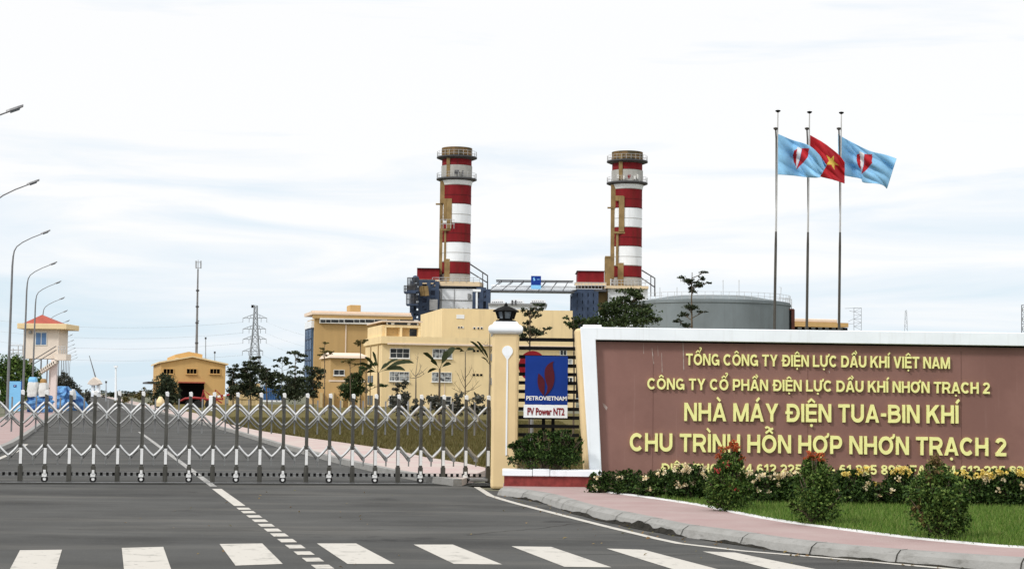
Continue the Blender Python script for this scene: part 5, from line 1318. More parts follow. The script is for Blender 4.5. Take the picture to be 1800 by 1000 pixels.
for a, b_ in (((717, 512), (736, 512)), ((711, 514.5), (732, 514.5)), ((715, 536), (736, 536))):
    p_, q_ = at(*a, YH_ - 2), at(*b_, YH_ - 2); MB().box(p_.x, YH_ - 3.3, p_.z - .15, q_.x, YH_ - .6, p_.z + .15).build('stair_landing', M['navy'], hr)

q = MB(); a = at(730, 490, YH_ - 2.6); q.lathe((a.x, YH_ - 2.0, a.z), [(.05, -.7), (.6, -.4), (.7, .2), (.4, .6), (.05, .7)], 14); q.build('steam_drum', M['navy'], hr, smooth=True)
q = MB()
q.tube([at(826, 464, 347), at(857, 484.5, 347), at(857, 508, 347)], .14, 6).tube([at(826, 478, 347), at(857, 497, 347)], .12, 6).tube([at(848.5, 479, 347), at(848.5, 507, 347)], .10, 6)
q.build('stay_frame', M['rail'], hr)
q = MB().tube([at(838, 512, YH_ - 1), at(838, 542, YH_ - 1)], .2, 8); a = at(838, 511, YH_ - 1); q.box(a.x - .8, YH_ - 1.3, a.z - .2, a.x + .8, YH_ - .7, a.z + .3); q.build('vent_mast', M['casing'], hr)
q = MB()
for px in (760, 772, 784, 796, 808, 820, 832, 843): q.tube([at(px, 497, 345.5), at(px, 488, 345.5)], .05, 4)
for py in (488, 492.5): q.tube([at(760, py, 345.5), at(843, py, 345.5)], .05, 4)
q.build('deck_railing', M['light_rail'], hr)
# right boiler
b = at(1040, 700, 346); b.z = 0
hr = thing('boiler_house', 'navy steel boiler structure and red box below the right chimney stack, partly behind trees', 'boiler', b)
q = MB(); lattice(q, 1010, 512, 1048, 562, 346, 12, 4, 4, .9); q.build('steel_frame', M['navy'], hr)
q = MB(); q.pb(1018, 512.5, 1046, 580, 349, 3); q.build('navy_panel', M['navy'], hr)
q = MB(); q.pb(1007, 514, 1050, 700, 352, 12); q.build('dark_enclosure', M['dark_navy'], hr)
q = MB(); q.pb(1016, 476.5, 1062, 496, 352, 9); q.build('red_box', M['stack_red'], hr)
q = MB(); q.pb(1014, 475.8, 1063, 477, 351.7, 9.5); q.build('box_lid', M['rail'], hr)
q = MB(); q.pb(1012, 496.2, 1066, 502, 351, 10); q.pb(1064, 502.3, 1140, 507, 348, 16); q.build('deck', M['deck'], hr)
q = MB(); q.pb(1006, 508, 1066, 512, 346.5, 10); q.build('walkway', M['rail'], hr)
q = MB(); q.pb(1050, 512.3, 1068, 545, 350, 5); q.build('tan_cladding', M['tan_steel'], hr)
q = MB(); q.pb(1068, 507.3, 1138, 700, 349, 16); q.build('casing', M['casing'], hr)
q = MB()
for px in range(1010, 1068, 6): q.tube([at(px, 508, 346.6), at(px, 497, 346.6)], .05, 4)
for px in range(1074, 1140, 6): q.tube([at(px, 503, 348.2), at(px, 492, 348.2)], .05, 4)
for py in (497, 502): q.tube([at(1008, py, 346.6), at(1066, py, 346.6)], .06, 4)
for py in (492, 497): q.tube([at(1072, py, 348.2), at(1140, py, 348.2)], .05, 4)
q.build('railing', M['light_rail'], hr)
q = MB().tube([at(1128, 475, 353), at(1151, 489, 353), at(1151, 521, 353)], .14, 6).tube([at(1128, 489, 353), at(1151, 505, 353)], .12, 6).tube([at(1144, 485, 353), at(1144, 521, 353)], .10, 6)
q.build('stay_frame', M['rail'], hr)
# pipe bridge
YG = 344.0
b = at(936, 513, YG)
pb_ = thing('pipe_bridge', 'grey truss pipe bridge spanning between the two boiler structures', 'bridge', b)
q = MB(); t0, t1 = at(872, 492.5, YG), at(1008, 494, YG); b0_, b1_ = at(860, 511, YG), at(1010, 513, YG)
for dy in (0, 4):
    o_ = Vector((0, dy, 0)); q.beam(t0 + o_, t1 + o_, .22, .22); q.beam(b0_ + o_, b1_ + o_, .26, .30)
    n = 7
    for j in range(n):
        a = b0_.lerp(b1_, j / n); c_ = t0.lerp(t1, j / n); q.beam(a + o_, t0.lerp(t1, min(1, (j + .55) / n)) + o_, .14, .14, (0, 1, 0))
q.build('truss', M['rail'], pb_)
q = MB()
for j, py in enumerate((503, 506.5, 509)): q.tube([at(864, py, YG + 1 + j), at(1012, py + 1.5, YG + 1 + j)], .28, 8)
q.build('pipe', M['casing'], pb_)
q = MB().box(b0_.x, YG + .2, b0_.z - .10, b1_.x, YG + 3.8, b0_.z + .05); q.build('walkway', M['casing'], pb_)
r = thing('bridge_sign', 'small square blue sign with a white mark hung on the pipe bridge', 'sign', at(942, 508, YG - .4))
MB().pb(933.5, 485, 951, 501, YG - .4, .15).build('board', M['sign_blue'], r)
q = MB(); q.prism([(at(x, y, YG).x, at(x, y, YG).z) for x, y in ((937, 489), (939, 487.5), (941, 493), (938, 494))], YG - .43, YG - .41); q.prism([(at(x, y, YG).x, at(x, y, YG).z) for x, y in ((944, 491), (948.5, 491), (948.5, 492), (944, 492))], YG - .43, YG - .41); q.build('mark', M['light_blue'], r)
MB().pb(933.5, 501.1, 951, 508, YG - .38, .12).build('strip', M['light_blue'], r)
# pale cooler roofs behind the bridge
r = thing('cooler_unit', 'pale grey cooling unit with curved roof segments seen under the pipe bridge', 'cooling unit', (at(905, 700, 330).x, 330, 0))
q = MB(); q.pb(858, 536.5, 958, 700, 330, 12); q.build('housing', M['casing'], r)
def hump(mb, a, c, bt, tp, Y, d):
    mb.prism([(at(a + (c - a) * (.5 - .5 * math.cos(math.pi * j / 10)), 535, Y).x, at((a + c) / 2, bt - (bt - tp) * math.sin(math.pi * j / 10) ** .6, Y).z) for j in range(11)], Y, Y + d)
for a, c_, bt, tp in ((862, 888, 533, 525.5), (896, 922, 533, 526), (932, 960, 532, 526)):
    q = MB(); hump(q, a, c_, bt, tp, 331, 10); o = q.build('roof_segment', M['stack_white'], r)
    for j in range(6): MB().pb(a + 3 + j * (c_ - a - 6) / 6, bt - 3.2, a + 4.8 + j * (c_ - a - 6) / 6, bt - 1.6, 330.9, .1).build('louvre', M['grey_steel'], o)
q = MB(); q.pb(858, 533.2, 962, 536.4, 329.6, 13); q.build('ledge', M['grey_steel'], r)
q = MB()
for a, b_ in ((899, 936), (905, 941)): q.pb(a, 527.5, a + 3, 536, 329.5, .3)
q.build('post', M['rail'], r)

# storage tank
YA = 262.0; ct = at(1250, 700, YA + 12); ct.z = 0; RT = 137 * (YA + 12) / F_PX
tk = thing('storage_tank', 'wide grey cylindrical storage tank with a roof railing behind the sign wall', 'tank', ct)
zt = zat(ct - Vector((0, RT, 0)), 525.5)
MB().lathe(ct, [(RT, -.1), (RT, zt - .5), (RT + .12, zt - .5), (RT + .12, zt - .2), (RT, zt - .2), (RT, zt), (RT * .6, zt + .9), (.1, zt + 1.4)], 72).build('shell', M['tank'], tk, smooth=True)
q = MB()
for j in range(64):
    a = 2 * math.pi * j / 64; a2 = 2 * math.pi * (j + 1) / 64; p = Vector((ct.x + RT * math.cos(a), ct.y + RT * math.sin(a), zt)); p2 = Vector((ct.x + RT * math.cos(a2), ct.y + RT * math.sin(a2), zt))
    q.tube([p, p + Vector((0, 0, 1.15))], .03, 4)
    for h in (.6, 1.15): q.tube([p + Vector((0, 0, h)), p2 + Vector((0, 0, h))], .025, 4)
q.build('railing', M['light_rail'], tk)
q = MB()
for px in (1160, 1190, 1271, 1299): q.tube([at(px, 530, YA + 4), at(px, 492 if px > 1200 else 505, YA + 4)], .05, 5)
q.tube([at(1372, 530, YA + 8), at(1373, 505, YA + 8), at(1370, 505, YA + 8)], .05, 5)
q.build('lightning_rod', M['light_rail'], tk)
q = MB().pb(1386, 545, 1391, 600, YA + 8, 1.0); q.build('dark_duct', M['black'], tk)
q = MB().pb(1391.3, 544, 1397, 600, YA + 8, 1.4).pb(1384, 542.5, 1396, 544.8, YA + 7.9, 1.4); q.build('red_duct', M['red_brown'], tk)
q = MB().tube([at(1377, 526, YA + 8), at(1391.5, 526, YA + 8), at(1391.5, 543, YA + 8)], .07, 5); q.build('pipe_loop', M['light_rail'], tk)
# low tan building, masts on the right
B = Bld('low_building', 'low tan building with a rounded roof edge beyond the flagpoles', 1398, 330)
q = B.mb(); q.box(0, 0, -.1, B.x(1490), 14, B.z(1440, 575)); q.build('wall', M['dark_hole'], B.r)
q = B.mb(); q.box(-.4, -.6, B.z(1440, 575) + .01, B.x(1473), 14, B.z(1440, 567)); q.box(B.x(1473) + .01, -.4, B.z(1480, 575), B.x(1490), 14, B.z(1480, 567.5)); q.build('roof', M['yellow_wall'], B.r)
q = B.mb(); q.box(-.3, -.2, B.z(1440, 567) + .01, B.x(1472), 13, B.z(1440, 560.5)); q.build('upper_roof', M['fascia'], B.r, bevel=.2)
q = B.mb(); 
for j in range(7): B.fbox(q, 1402 + j * 12, 575.5, 1409 + j * 12, 578, -.05, -.01)
q.build('window', M['grey_steel'], B.r)
def mast(name, label, px0, px1, py0, py1, Y, n, m, r_=.06, extra=(), cat='mast', taper=0):
    b = at((px0 + px1) / 2, 700, Y); b.z = 0
    r = thing(name, label, cat, b); q = MB()
    def P(f, s): 
        pm = (px0 + px1) / 2; hw_ = (px1 - px0) / 2 * (1 - taper * f); py = py1 + (py0 - py1) * f; return at(pm + s * hw_, py, Y)
    for s in (-1, 1): q.tube([Vector((P(0, s).x, Y, 0)), P(0, s), P(1, s)], r_, 5)
    for j in range(n):
        a = P(j / n, -1 if j % 2 else 1); c_ = P((j + 1) / n, 1 if j % 2 else -1); q.tube([a, c_], r_ * .6, 4); q.tube([P((j + 1) / n, -1), P((j + 1) / n, 1)], r_ * .6, 4)
    for e_ in extra: q.tube([at(a, b_, Y) for a, b_ in e_], r_ * .7, 4)
    q.build('lattice', M[m], r); return r
mast('lattice_mast', 'thin steel lattice frame right of the low tan building', 1501, 1514, 541, 580, 300, 6, 'pylon', .05, [[(1485, 542), (1514, 541)], [(1493, 546), (1501, 548)], [(1491, 565), (1501, 560)], [(1492, 569), (1501, 569)]])
mast('lattice_mast', 'slim distant mast standing alone above the right part of the sign wall', 1590, 1595, 546, 580, 420, 5, 'pylon', .06, [[(1593, 546), (1593, 544)]], taper=.5)
mast('lattice_mast', 'dark lattice mast cut by the right edge of the photo', 1796, 1802, 536, 586, 260, 6, 'rail', .07)

# ---------------------------------------------------------------- masts, pylon and power lines on the left
YM = 262.0; b = at(344, 700, YM); b.z = 0
r = thing('antenna_mast', 'tall thin antenna mast with a small head rising behind the workshop', 'mast', b)
tp = at(348, 473, YM)
MB().tube([b, b.lerp(tp, .5), tp], [.24, .19, .11], 8).build('pole', M['lamp_pole'], r, smooth=True)
q = MB().tube([tp, at(348.3, 457, YM)], [.07, .05], 6)
for px in (344.6, 353): q.tube([at(px, 458.5, YM), at(px, 472, YM)], .11, 6)
q.tube([at(344.6, 471, YM), at(353, 471, YM)], .05, 5).tube([at(344.6, 461, YM), at(353, 461, YM)], .05, 5); q.build('antenna', M['pylon'], r)
q = MB()
for f in (.3, .45, .6, .72, .84): p = b.lerp(tp, f); q.lathe((p.x, p.y, p.z), [(.26, -.12), (.26, .12)], 8)
q.tube([at(346, 564, YM), at(350, 564, YM)], .07, 5)
q.build('collar', M['rail'], r)
for px, py, lab, c_ in ((361.5, 595, 'short thin mast just right of the workshop roof monitor', 'pylon'), (377.5, 620, 'shortest thin mast at the right end of the workshop roof', 'pylon'), (203.5, 645, 'pale slim tower far beyond the shrine', 'white'), (186.5, 672, 'thin far pole right of the white shrine', 'pylon')):
    Y_ = 300; b = at(px, 700, Y_); b.z = 0; t_ = at(px, py, Y_)
    r = thing('thin_mast', lab, 'mast', b)
    w2 = .14 if c_ == 'white' else .07
    MB().tube([b, t_], [w2 * 1.6, w2], 6).build('pole', M[c_], r)
    MB().box(t_.x - w2 * 2, Y_ - w2 * 2, t_.z - .1, t_.x + w2 * 2, Y_ + w2 * 2, t_.z + .25).build('tip', M['rail' if c_ != 'white' else 'white'], r)
YY = 620.0; b = at(446, 700, YY); b.z = 0
py_ = thing('pylon', 'grey lattice power pylon with four tiers of cross arms beyond the trees', 'pylon', b)
q = MB(); top = at(445, 537, YY).z; n = 14
def hwid(z): return (.55 + 2.9 * max(0, 1 - z / top) ** 1.6)
zs_ = [top * (1 - (1 - j / n) ** 1.15) for j in range(n + 1)]
def cn(z, i): h = hwid(z); sx_, sy_ = ((-1, -1), (1, -1), (1, 1), (-1, 1))[i]; return Vector((b.x + sx_ * h, YY + sy_ * h, z))
for j in range(n):
    for i in range(4):
        q.tube([cn(zs_[j], i), cn(zs_[j + 1], i)], .16, 4); q.tube([cn(zs_[j], i), cn(zs_[j + 1], (i + 1) % 4)], .08, 4); q.tube([cn(zs_[j], (i + 1) % 4), cn(zs_[j + 1], i)], .08, 4)
        q.tube([cn(zs_[j + 1], i), cn(zs_[j + 1], (i + 1) % 4)], .08, 4)
q.build('lattice', M['pylon'], py_)
arms = [(559, 427, 469), (578, 427, 467), (596, 427, 468), (617, 426, 462)]
for py, xl_, xr_ in arms:
    q = MB()
    for px in (xl_, xr_):
        tip = at(px, py, YY)
        for yy in (-.5, .5):
            c_ = Vector((b.x + (-.5 if px < 446 else .5), YY + yy, tip.z)); q.tube([c_, tip], .11, 4); q.tube([c_ + Vector((0, 0, 1.5)), tip], .09, 4)
            for f in (.3, .6): q.tube([c_.lerp(tip, f), (c_ + Vector((0, 0, 1.5))).lerp(tip, f)], .05, 4)
        for s in (0, .5): p = tip.lerp(Vector((b.x, YY, tip.z)), s); q.tube([p, p - Vector((0, 0, 1.6))], .10, 5)
    q.build('cross_arm', M['pylon'], py_)
a = at(444.5, 538.5, YY); MB().box(a.x - .5, YY - .5, a.z - .5, a.x + .5, YY + .5, a.z + .5).build('beacon', M['black'], py_)
lab = ['upper', 'second highest', 'third highest', 'lowest']
for j, (py, xl_, xr_) in enumerate(arms):
    for side, (px, dx, dy) in (('left', (xl_, -440, 6)), ('right', (xr_, 200, 34))):
        p = at(px, py + 7, YY); e_ = at(px + dx, py + 7 + dy - 10 * (side == 'left'), YY + (60 if side == 'left' else -60))
        pts = [p.lerp(e_, f / 12) - Vector((0, 0, 4 * 2.6 * (f / 12) * (1 - f / 12))) for f in range(13)]
        tag(MB().tube(pts, .045, 4).build('power_line', M['wire']), '%s power line running %s from the pylon' % (lab[j], side), 'power line', 'power lines')

# ---------------------------------------------------------------- small things near the workshop
r = thing('red_loader', 'red machine with a curved boom and lattice jib parked by the workshop door', 'machine', (at(365, 700, 180).x, 180, 0))
Y_ = 180.0
q = MB(); pts = [at(x, y, Y_) for x, y in ((316, 705), (325, 700.5), (341, 699), (358, 700.5), (380, 705))]
q.tube(pts, [.08, .12, .13, .12, .08], 8); q.build('boom', M['machine_red'], r, smooth=True)
q = MB(); 
for a_ in ([(352, 712), (358, 685), (372, 697), (390, 708)], [(358, 690), (366, 716)], [(352, 700), (380, 706)], [(376, 700), (379, 685), (388, 694), (392, 702)], [(376, 700), (392, 702)]): q.tube([at(x, y, Y_ + .5) for x, y in a_], .08, 5)
q.build('jib', M['machine_red'], r)
q = MB(); q.pb(328, 704, 352, 716, Y_ + .3, 2.2).pb(332, 701, 342, 704, Y_ + .5, 1.6); q.build('body', M['dark_hole'], r, bevel=.08)
q = MB(); q.pb(362, 703, 374, 716, Y_ + 1, 1.2); q.build('white_cab', M['casing'], r, bevel=.05)
q = MB()
for px in (333, 348, 368):
    p = at(px, 716, Y_ + .2); 
    ring = [(p.x + .45 * math.cos(2 * math.pi * j / 16), Y_, .45 + .45 * math.sin(2 * math.pi * j / 16)) for j in range(16)]
    q.add(ring + [(a, Y_ + .4, c_) for a, b_, c_ in ring], [tuple(range(15, -1, -1)), tuple(range(16, 32))] + [(j, (j + 1) % 16, 16 + (j + 1) % 16, 16 + j) for j in range(16)])
q.build('wheels', M['rubber'], r)
r = thing('barrier_arm', 'white barrier arm with red stripes right of the red machine', 'barrier', (at(388, 700, 150).x, 150, 0))
q = MB()
for j in range(6):
    q.cur = j % 2; a, c_ = at(372 + j * 5.2, 698.5 - j * .9, 150), at(372 + (j + 1) * 5.2, 698.5 - (j + 1) * .9, 150); q.beam(a, c_, .12, .16)
q.build('arm', [M['white'], M['machine_red']], r)
a = at(372, 700, 150); MB().box(a.x - .2, 149.8, 0, a.x + .2, 150.2, a.z + .25).build('housing', M['white'], r, bevel=.04)
r = thing('panel_fence', 'weathered tan panel fence under the dark trees right of the workshop', 'fence', (at(428, 700, 190).x, 190, 0))
for j in range(7):
    q = MB().pb(402 + j * 7.8, 674 + (j % 3) * .7, 409.4 + j * 7.8, 712, 190 + .02 * (j % 2), .15); q.build('panel', M['fence_tan'], r)
q = MB().pb(401, 680, 457, 681.2, 189.9, .08).pb(401, 700, 457, 701.2, 189.9, .08); q.build('rail', M['fence_tan'], r)
r = thing('blue_container', 'blue container with a white base half hidden by the dark trees', 'container', (at(478, 700, 200).x, 200, 0))
q = MB().pb(463, 678, 494, 703, 200, 2.5); 
q.build('body', M['blue_tank'], r)
q = MB()
for j in range(10): q.pb(463.5 + j * 3.1, 679, 465 + j * 3.1, 702, 199.9, .12)
q.build('rib', M['blue_tank'], r)
q = MB().pb(462, 703.2, 495, 706, 199.8, 2.8); q.build('base', M['casing'], r)
r = thing('tan_wall', 'low tan compound wall with posts below the turbine hall', 'wall', (at(600, 700, 170).x, 170, 0))
q = MB().pb(557, 672, 640, 716, 185, .3); q.build('wall_panel', M['tan_wall'], r)
for px in (562, 582, 598, 612, 628): MB().pb(px, 690, px + 5, 716, 184.5, .45).build('post', M['fence_tan'], r)
r = tag(lump('drum', 'tan rounded cover lying left of the bushy tree by the workshop', 'cover', M['tower_eave'], 273, 697, 286, 714, 120, .9, .35, 12), 'tan rounded cover lying left of the bushy tree by the workshop', 'cover')

# ---------------------------------------------------------------- trees
g1 = 'trees by the left pavement'
tree('big leafy tree at the left edge behind the blue board', 12, 124, [(8, 650, 26, 24), (25, 640, 18, 18), (2, 680, 22, 24), (30, 672, 20, 22), (14, 690, 26, 18), (38, 690, 14, 16)], 'shrub', leaf_px=4.4, dens=1.2, group=g1)
tree('lighter green tree between the big left tree and the tower column', 52, 133, [(48, 650, 16, 18), (62, 660, 14, 16), (54, 680, 20, 20), (70, 678, 12, 16), (38, 650, 13, 18), (60, 694, 20, 12)], 'shrub', leaf_px=4.2, dens=1.2, group=g1)
tree('grey green bush tree right of the pale tower column', 108, 185, [(106, 664, 12, 10), (116, 672, 15, 12), (100, 680, 14, 14), (126, 680, 11, 10), (136, 690, 14, 12), (112, 692, 20, 12)], 'grey_leaf', leaf_px=3.6, trunk_px=2.5, group=g1)
tree('small grey tree just left of the white shrine', 153, 175, [(153, 696, 9, 11), (150, 708, 9, 9)], 'grey_leaf', leaf_px=3.4, trunk_px=2, group=g1)
tree('sparse small tree far right of the white shrine', 228, 260, [(226, 703, 14, 8), (246, 696, 12, 9), (252, 689, 7, 7), (212, 706, 10, 5)], 'olive_leaf', leaf_px=3, trunk_px=1.6, dens=.6)
for i, (a, b_) in enumerate(((195, 700), (215, 705), (262, 700))):
    pass
o = MB()
tree('low dark tree line at the far end of the road', 205, 420, [(190, 692, 14, 6), (210, 692, 14, 5), (230, 692, 16, 5), (250, 691, 14, 6), (268, 692, 14, 6)], 'dark_leaf', leaf_px=3, trunk_px=1.5, name='tree_row', cat='trees')
g2 = 'dark trees right of the workshop'
tree('dense rounded dark green tree beside the workshop door', 291, 140, [(291, 676, 22, 16), (283, 692, 17, 18), (300, 690, 17, 18), (291, 704, 24, 14), (293, 664, 12, 8)], 'dark_leaf', leaf_px=4, trunk_px=3, dens=1.4)
tree('loose tree overlapping the right corner of the workshop', 411, 165, [(405, 655, 10, 7), (412, 646, 10, 6), (416, 664, 14, 8), (402, 672, 9, 7), (424, 658, 12, 8), (414, 678, 18, 10), (406, 690, 14, 12)], 'dark_leaf', leaf_px=4.2, trunk_px=2.4, dens=1.1, group=g2)
tree('dark flat topped tree right below the pylon', 441, 165, [(440, 638, 14, 5), (432, 650, 12, 6), (448, 652, 14, 7), (438, 664, 16, 8), (452, 630, 9, 4), (445, 674, 18, 10), (432, 684, 16, 12), (452, 688, 16, 12), (440, 645, 20, 7)], 'dark_leaf', leaf_px=4.2, trunk_px=2.6, dens=1.15, group=g2)
tree('dark tree with spread branches above the blue container', 470, 160, [(466, 650, 14, 6), (478, 658, 13, 7), (462, 664, 12, 7), (474, 672, 14, 8), (484, 666, 13, 8), (470, 660, 18, 9), (486, 682, 12, 8)], 'dark_leaf', leaf_px=4.2, trunk_px=2.6, dens=1.1, group=g2)
tree('thin forked tree with sparse tufts left of the turbine hall', 497, 155, [(488, 633, 8, 3), (498, 631, 10, 4), (505, 638, 8, 3), (484, 642, 6, 3), (514, 645, 9, 2.5), (495, 660, 13, 7), (506, 672, 16, 10), (498, 690, 16, 14)], 'dark_leaf', leaf_px=4, trunk_px=1.8, dens=.95, group=g2)
tree('broad dark tree with drooping tiers in front of the blue glass end', 520, 145, [(515, 620, 12, 4), (528, 624, 14, 5), (524, 632, 10, 4), (522, 662, 18, 10), (512, 676, 18, 12), (532, 680, 18, 14), (520, 694, 22, 12), (505, 690, 12, 12)], 'dark_leaf', leaf_px=4, trunk_px=3, group=g2)
tree('dark tree crossing the lower left corner of the turbine hall', 552, 140, [(548, 650, 14, 8), (558, 656, 14, 9), (545, 664, 12, 8), (562, 664, 10, 6), (552, 676, 16, 8), (544, 690, 13, 13)], 'dark_leaf', leaf_px=4, trunk_px=2.6, group=g2)
tree('small airy olive tree against the tan turbine hall wall', 571, 130, [(572, 602, 8, 2.5), (566, 612, 7, 4), (574, 618, 8, 3), (584, 620, 8, 2.5), (568, 624, 8, 3)], 'olive_leaf', leaf_px=3.2, trunk_px=1.6, dens=.6)
tree('thin olive sapling in front of the annex', 616, 120, [(612, 636, 9, 4), (622, 632, 9, 3), (628, 640, 7, 2.5)], 'olive_leaf', leaf_px=3.4, trunk_px=1.6, dens=.5)
tree('dense round green tree left of the office corner', 620, 125, [(620, 672, 18, 12), (612, 684, 16, 12), (630, 684, 14, 14), (620, 694, 19, 12), (626, 662, 12, 7), (634, 655, 8, 9)], 'tree_leaf', leaf_px=4.2, trunk_px=3, dens=1.25)
tree('olive tuft tree high before the junction of hall and office', 634, 128, [(631, 601, 10, 5), (640, 598, 6, 4)], 'olive_leaf', leaf_px=3.6, trunk_px=1.8, dens=.8)
tree('low dark tree with a wide tuft at the office corner', 645, 112, [(640, 648, 12, 6), (655, 642, 9, 4), (668, 677, 12, 4), (655, 676, 10, 3)], 'tree_leaf', leaf_px=3.8, trunk_px=2.4, dens=.8)
tree('olive and grey leafy tree before the second floor office windows', 700, 95, [(704, 676, 13, 6), (698, 684, 9, 5), (712, 672, 7, 4), (706, 694, 14, 10), (700, 708, 16, 10), (716, 700, 10, 9)], 'grey_leaf', leaf_px=4.4, trunk_px=2.6, dens=.75)
def palm(label, px, Y, top, leaves, trunk=5, bark='pale_bark', group=None, name='palm', cat='palm'):
    """fan of long paddle leaves; each leaf (tip px, tip py, width px)"""
    SEED[0] += 1; rd_ = random.Random(SEED[0]); k = Y / F_PX
    b = at(px, 700, Y); b.z = 0; r = thing(name, label, cat, b, 0, group)
    t_ = at(px, top, Y)
    MB().tube([b - Vector((0, 0, .05)), b.lerp(t_, .5) + Vector((rd_.uniform(-.05, .05), 0, 0)), t_], [trunk * k * .6, trunk * k * .5, trunk * k * .4], 8).build('trunk', M[bark], r, smooth=True)
    for lx, ly, w_ in leaves:
        tip = at(lx, ly, Y + rd_.uniform(-.6, .3)); mid = t_.lerp(tip, .55) + Vector((0, 0, (tip - t_).length * .10))
        q = MB(); pts = []
        n = 12
        for j in range(n + 1):
            f = j / n; pts.append(t_ * (1 - f) ** 2 + (mid * 2 - t_ * .5 - tip * .5) * 2 * f * (1 - f) + tip * f * f)
        vs = []
        for j, p in enumerate(pts):
            f = j / n; d = (pts[min(j + 1, n)] - pts[max(j - 1, 0)]).normalized(); s_ = Vector((-d.z, .7, d.x)).normalized()
            w2 = (.05 if f < .25 else max(.02, math.sin(math.pi * min(1, (f - .22) / .80)) ** .7)) * w_ * k / 2 * (1 + .12 * rd_.uniform(-1, 1))
            up = Vector((0, 0, 1)) * w2 * .35
            vs += [p + s_ * w2 + up, p, p - s_ * w2 + up]
        q.add(vs, [(j * 3 + e, j * 3 + e + 1, j * 3 + e + 4, j * 3 + e + 3) for j in range(n) for e in (0, 1)])
        q.build('leaf', M['palm_leaf'], r)
    return r
palm('dark palm with wide drooping paddle leaves in front of the second floor windows', 665, 105, 655, [(630, 640, 7), (641, 628, 7), (655, 618, 6), (684, 640, 8), (727, 638, 9), (712, 651, 10), (700, 632, 6), (645, 655, 6)], 4.2, 'bark')
palm('palm with one broad upright leaf in front of the middle of the office', 773, 92, 648, [(744, 621, 8), (800, 612, 13), (796, 617, 10), (752, 655, 6), (793, 640, 7), (757, 634, 8), (788, 618, 12)], 3.8, 'bark')
palm('slender palm with a small fan of narrow leaves before the right office windows', 818, 118, 618, [(799, 614, 5), (834, 615, 6), (808, 618, 4), (828, 612, 4)], 2.2)
palm('palm with narrow leaves reaching over from behind the gate pillar', 862, 100, 640, [(826, 600, 5), (838, 600, 5), (846, 628, 3), (878, 620, 4), (848, 612, 4)], 3.5)
def bare(label, px, Y, top, arms_, r_px=2.6, bark='pale_bark', name='bare_tree'):
    k = Y / F_PX; b = at(px, 700, Y); b.z = 0; r = thing(name, label, 'tree', b); rd_ = random.Random(int(px))
    MB().tube([b - Vector((0, 0, .05)), at(px, (700 + top) / 2, Y), at(px, top, Y)], [r_px * k * .55, r_px * k * .45, r_px * k * .2], 7).build('trunk', M[bark], r, smooth=True)
    q = MB()
    for (y0, tx_, ty) in arms_:
        s = at(px, y0, Y); e_ = at(tx_, ty, Y + rd_.uniform(-.8, .8)); m_ = s.lerp(e_, .5) - Vector((0, 0, (e_ - s).length * .08)); q.tube([s, m_, e_], [r_px * k * .25, r_px * k * .17, r_px * k * .07], 5)
        for _ in range(3):
            f = rd_.uniform(.35, .9); p = s.lerp(e_, f) - Vector((0, 0, (e_ - s).length * .08 * 4 * f * (1 - f) * .9)); u = Vector((rd_.uniform(-.4, .4), rd_.uniform(-.4, .4), rd_.uniform(.2, .6))) * (e_ - s).length * .5
            q.tube([p, p + u], [r_px * k * .10, r_px * k * .04], 4)
    q.build('branch', M[bark], r); return r
bare('pale leafless sapling with upswept twigs between the two window columns', 731, 98, 655, [(662, 720, 648), (662, 742, 640), (660, 752, 645), (664, 712, 660), (664, 748, 655), (655, 735, 620)], 3)
bare('dark bare tree with a fan of fine twigs left of the gate pillar', 818, 98, 645, [(694, 797, 670), (692, 843, 668), (684, 804, 655), (680, 836, 652), (672, 810, 648), (664, 830, 645), (690, 795, 682), (688, 846, 676)], 2.4, 'bark')
bare('tall thin dark trunk rising along the left edge of the gate pillar', 861, 110, 585, [(608, 846, 602), (640, 852, 628), (620, 868, 606)], 3, 'bark')
gp = 'leafy plants on the dry lawn behind the gate'
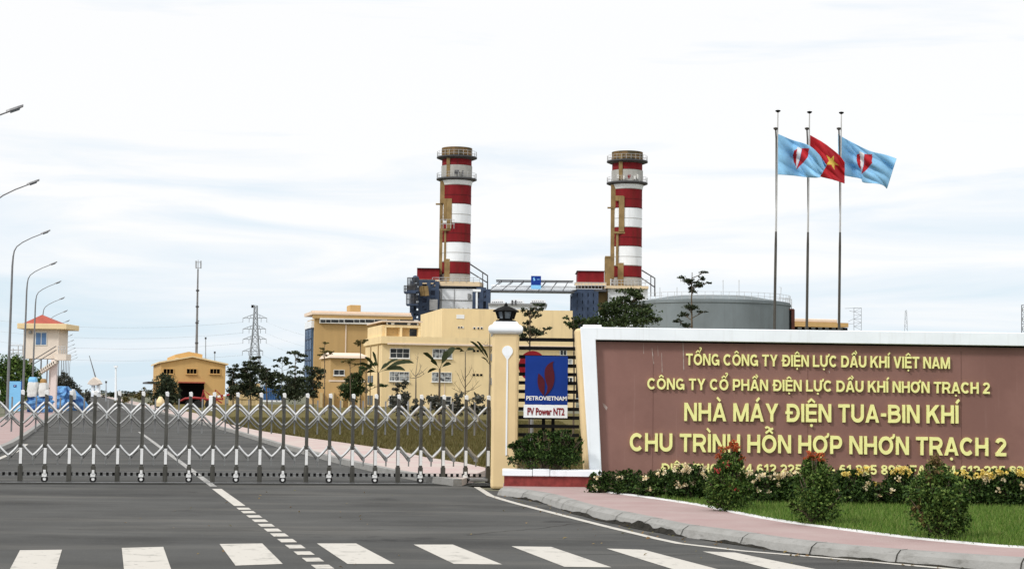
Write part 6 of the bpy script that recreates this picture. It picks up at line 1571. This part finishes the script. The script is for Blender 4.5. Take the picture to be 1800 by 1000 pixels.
for px, py, hw_, hh, lab in ((702, 704, 15, 15, 'grey leafed plant behind the gate below the palm with drooping leaves'), (767, 703, 16, 17, 'grey leafed plant behind the gate below the palm with the broad leaf'),
                             (803, 706, 14, 14, 'pale leafed plant behind the gate below the bare dark tree'), (838, 707, 17, 14, 'pale leafed plant behind the gate beside the pillar'), (735, 712, 12, 10, 'low grey plant behind the gate below the pale sapling')):
    tree(lab, px, 72, [(px, py, hw_, hh), (px - hw_ * .5, py + 8, hw_ * .6, 9), (px + hw_ * .5, py + 8, hw_ * .6, 9), (px, py + 16, hw_, 8)], 'grey_leaf', 'bark', 1.6, 7.0, .55, gp, 'leafy_plant', cat='plant')
# trees behind the slat fence and sign wall
tree('tiered tree behind the slat fence right of the lantern', 931, 50, [(944, 537, 14, 4), (950, 543, 12, 4), (927, 545, 12, 5), (934, 553, 15, 6), (920, 575, 12, 7), (936, 582, 18, 9), (918, 588, 14, 7), (950, 585, 12, 5), (964, 578, 9, 2.5), (926, 567, 8, 5)], 'dark_leaf', leaf_px=4.2, trunk_px=3.4, dens=1.0)
tree('small tree top showing between the slat fence and the sign wall', 1008, 62, [(1012, 562, 13, 7), (1006, 572, 11, 7), (996, 558, 8, 3), (1000, 567, 9, 3), (1022, 566, 9, 6)], 'tree_leaf', leaf_px=4.2, trunk_px=3, dens=1.0)
tree('large layered tree in front of the right chimney stack', 1098, 78, [(1108, 514, 22, 8), (1092, 526, 22, 8), (1122, 524, 16, 7), (1084, 538, 32, 10), (1114, 537, 28, 9), (1105, 551, 44, 11), (1066, 549, 24, 10), (1140, 548, 16, 7), (1060, 566, 34, 10), (1100, 567, 46, 11), (1134, 562, 28, 10), (1036, 570, 20, 9), (1150, 560, 12, 5)], 'tree_leaf', leaf_px=4.6, trunk_px=5, dens=1.15)
tree('slender tree with a small lopsided crown in front of the grey tank', 1216, 84, [(1214, 494, 16, 6), (1206, 490, 14, 4), (1226, 500, 14, 6), (1219, 508, 10, 7), (1238, 479, 9, 2.5), (1233, 489, 7, 4), (1246, 497, 5, 2), (1210, 540, 16, 7), (1204, 552, 11, 6), (1190, 564, 10, 4), (1206, 572, 12, 5), (1236, 548, 12, 2)], 'dark_leaf', leaf_px=4.0, trunk_px=4, dens=.85)
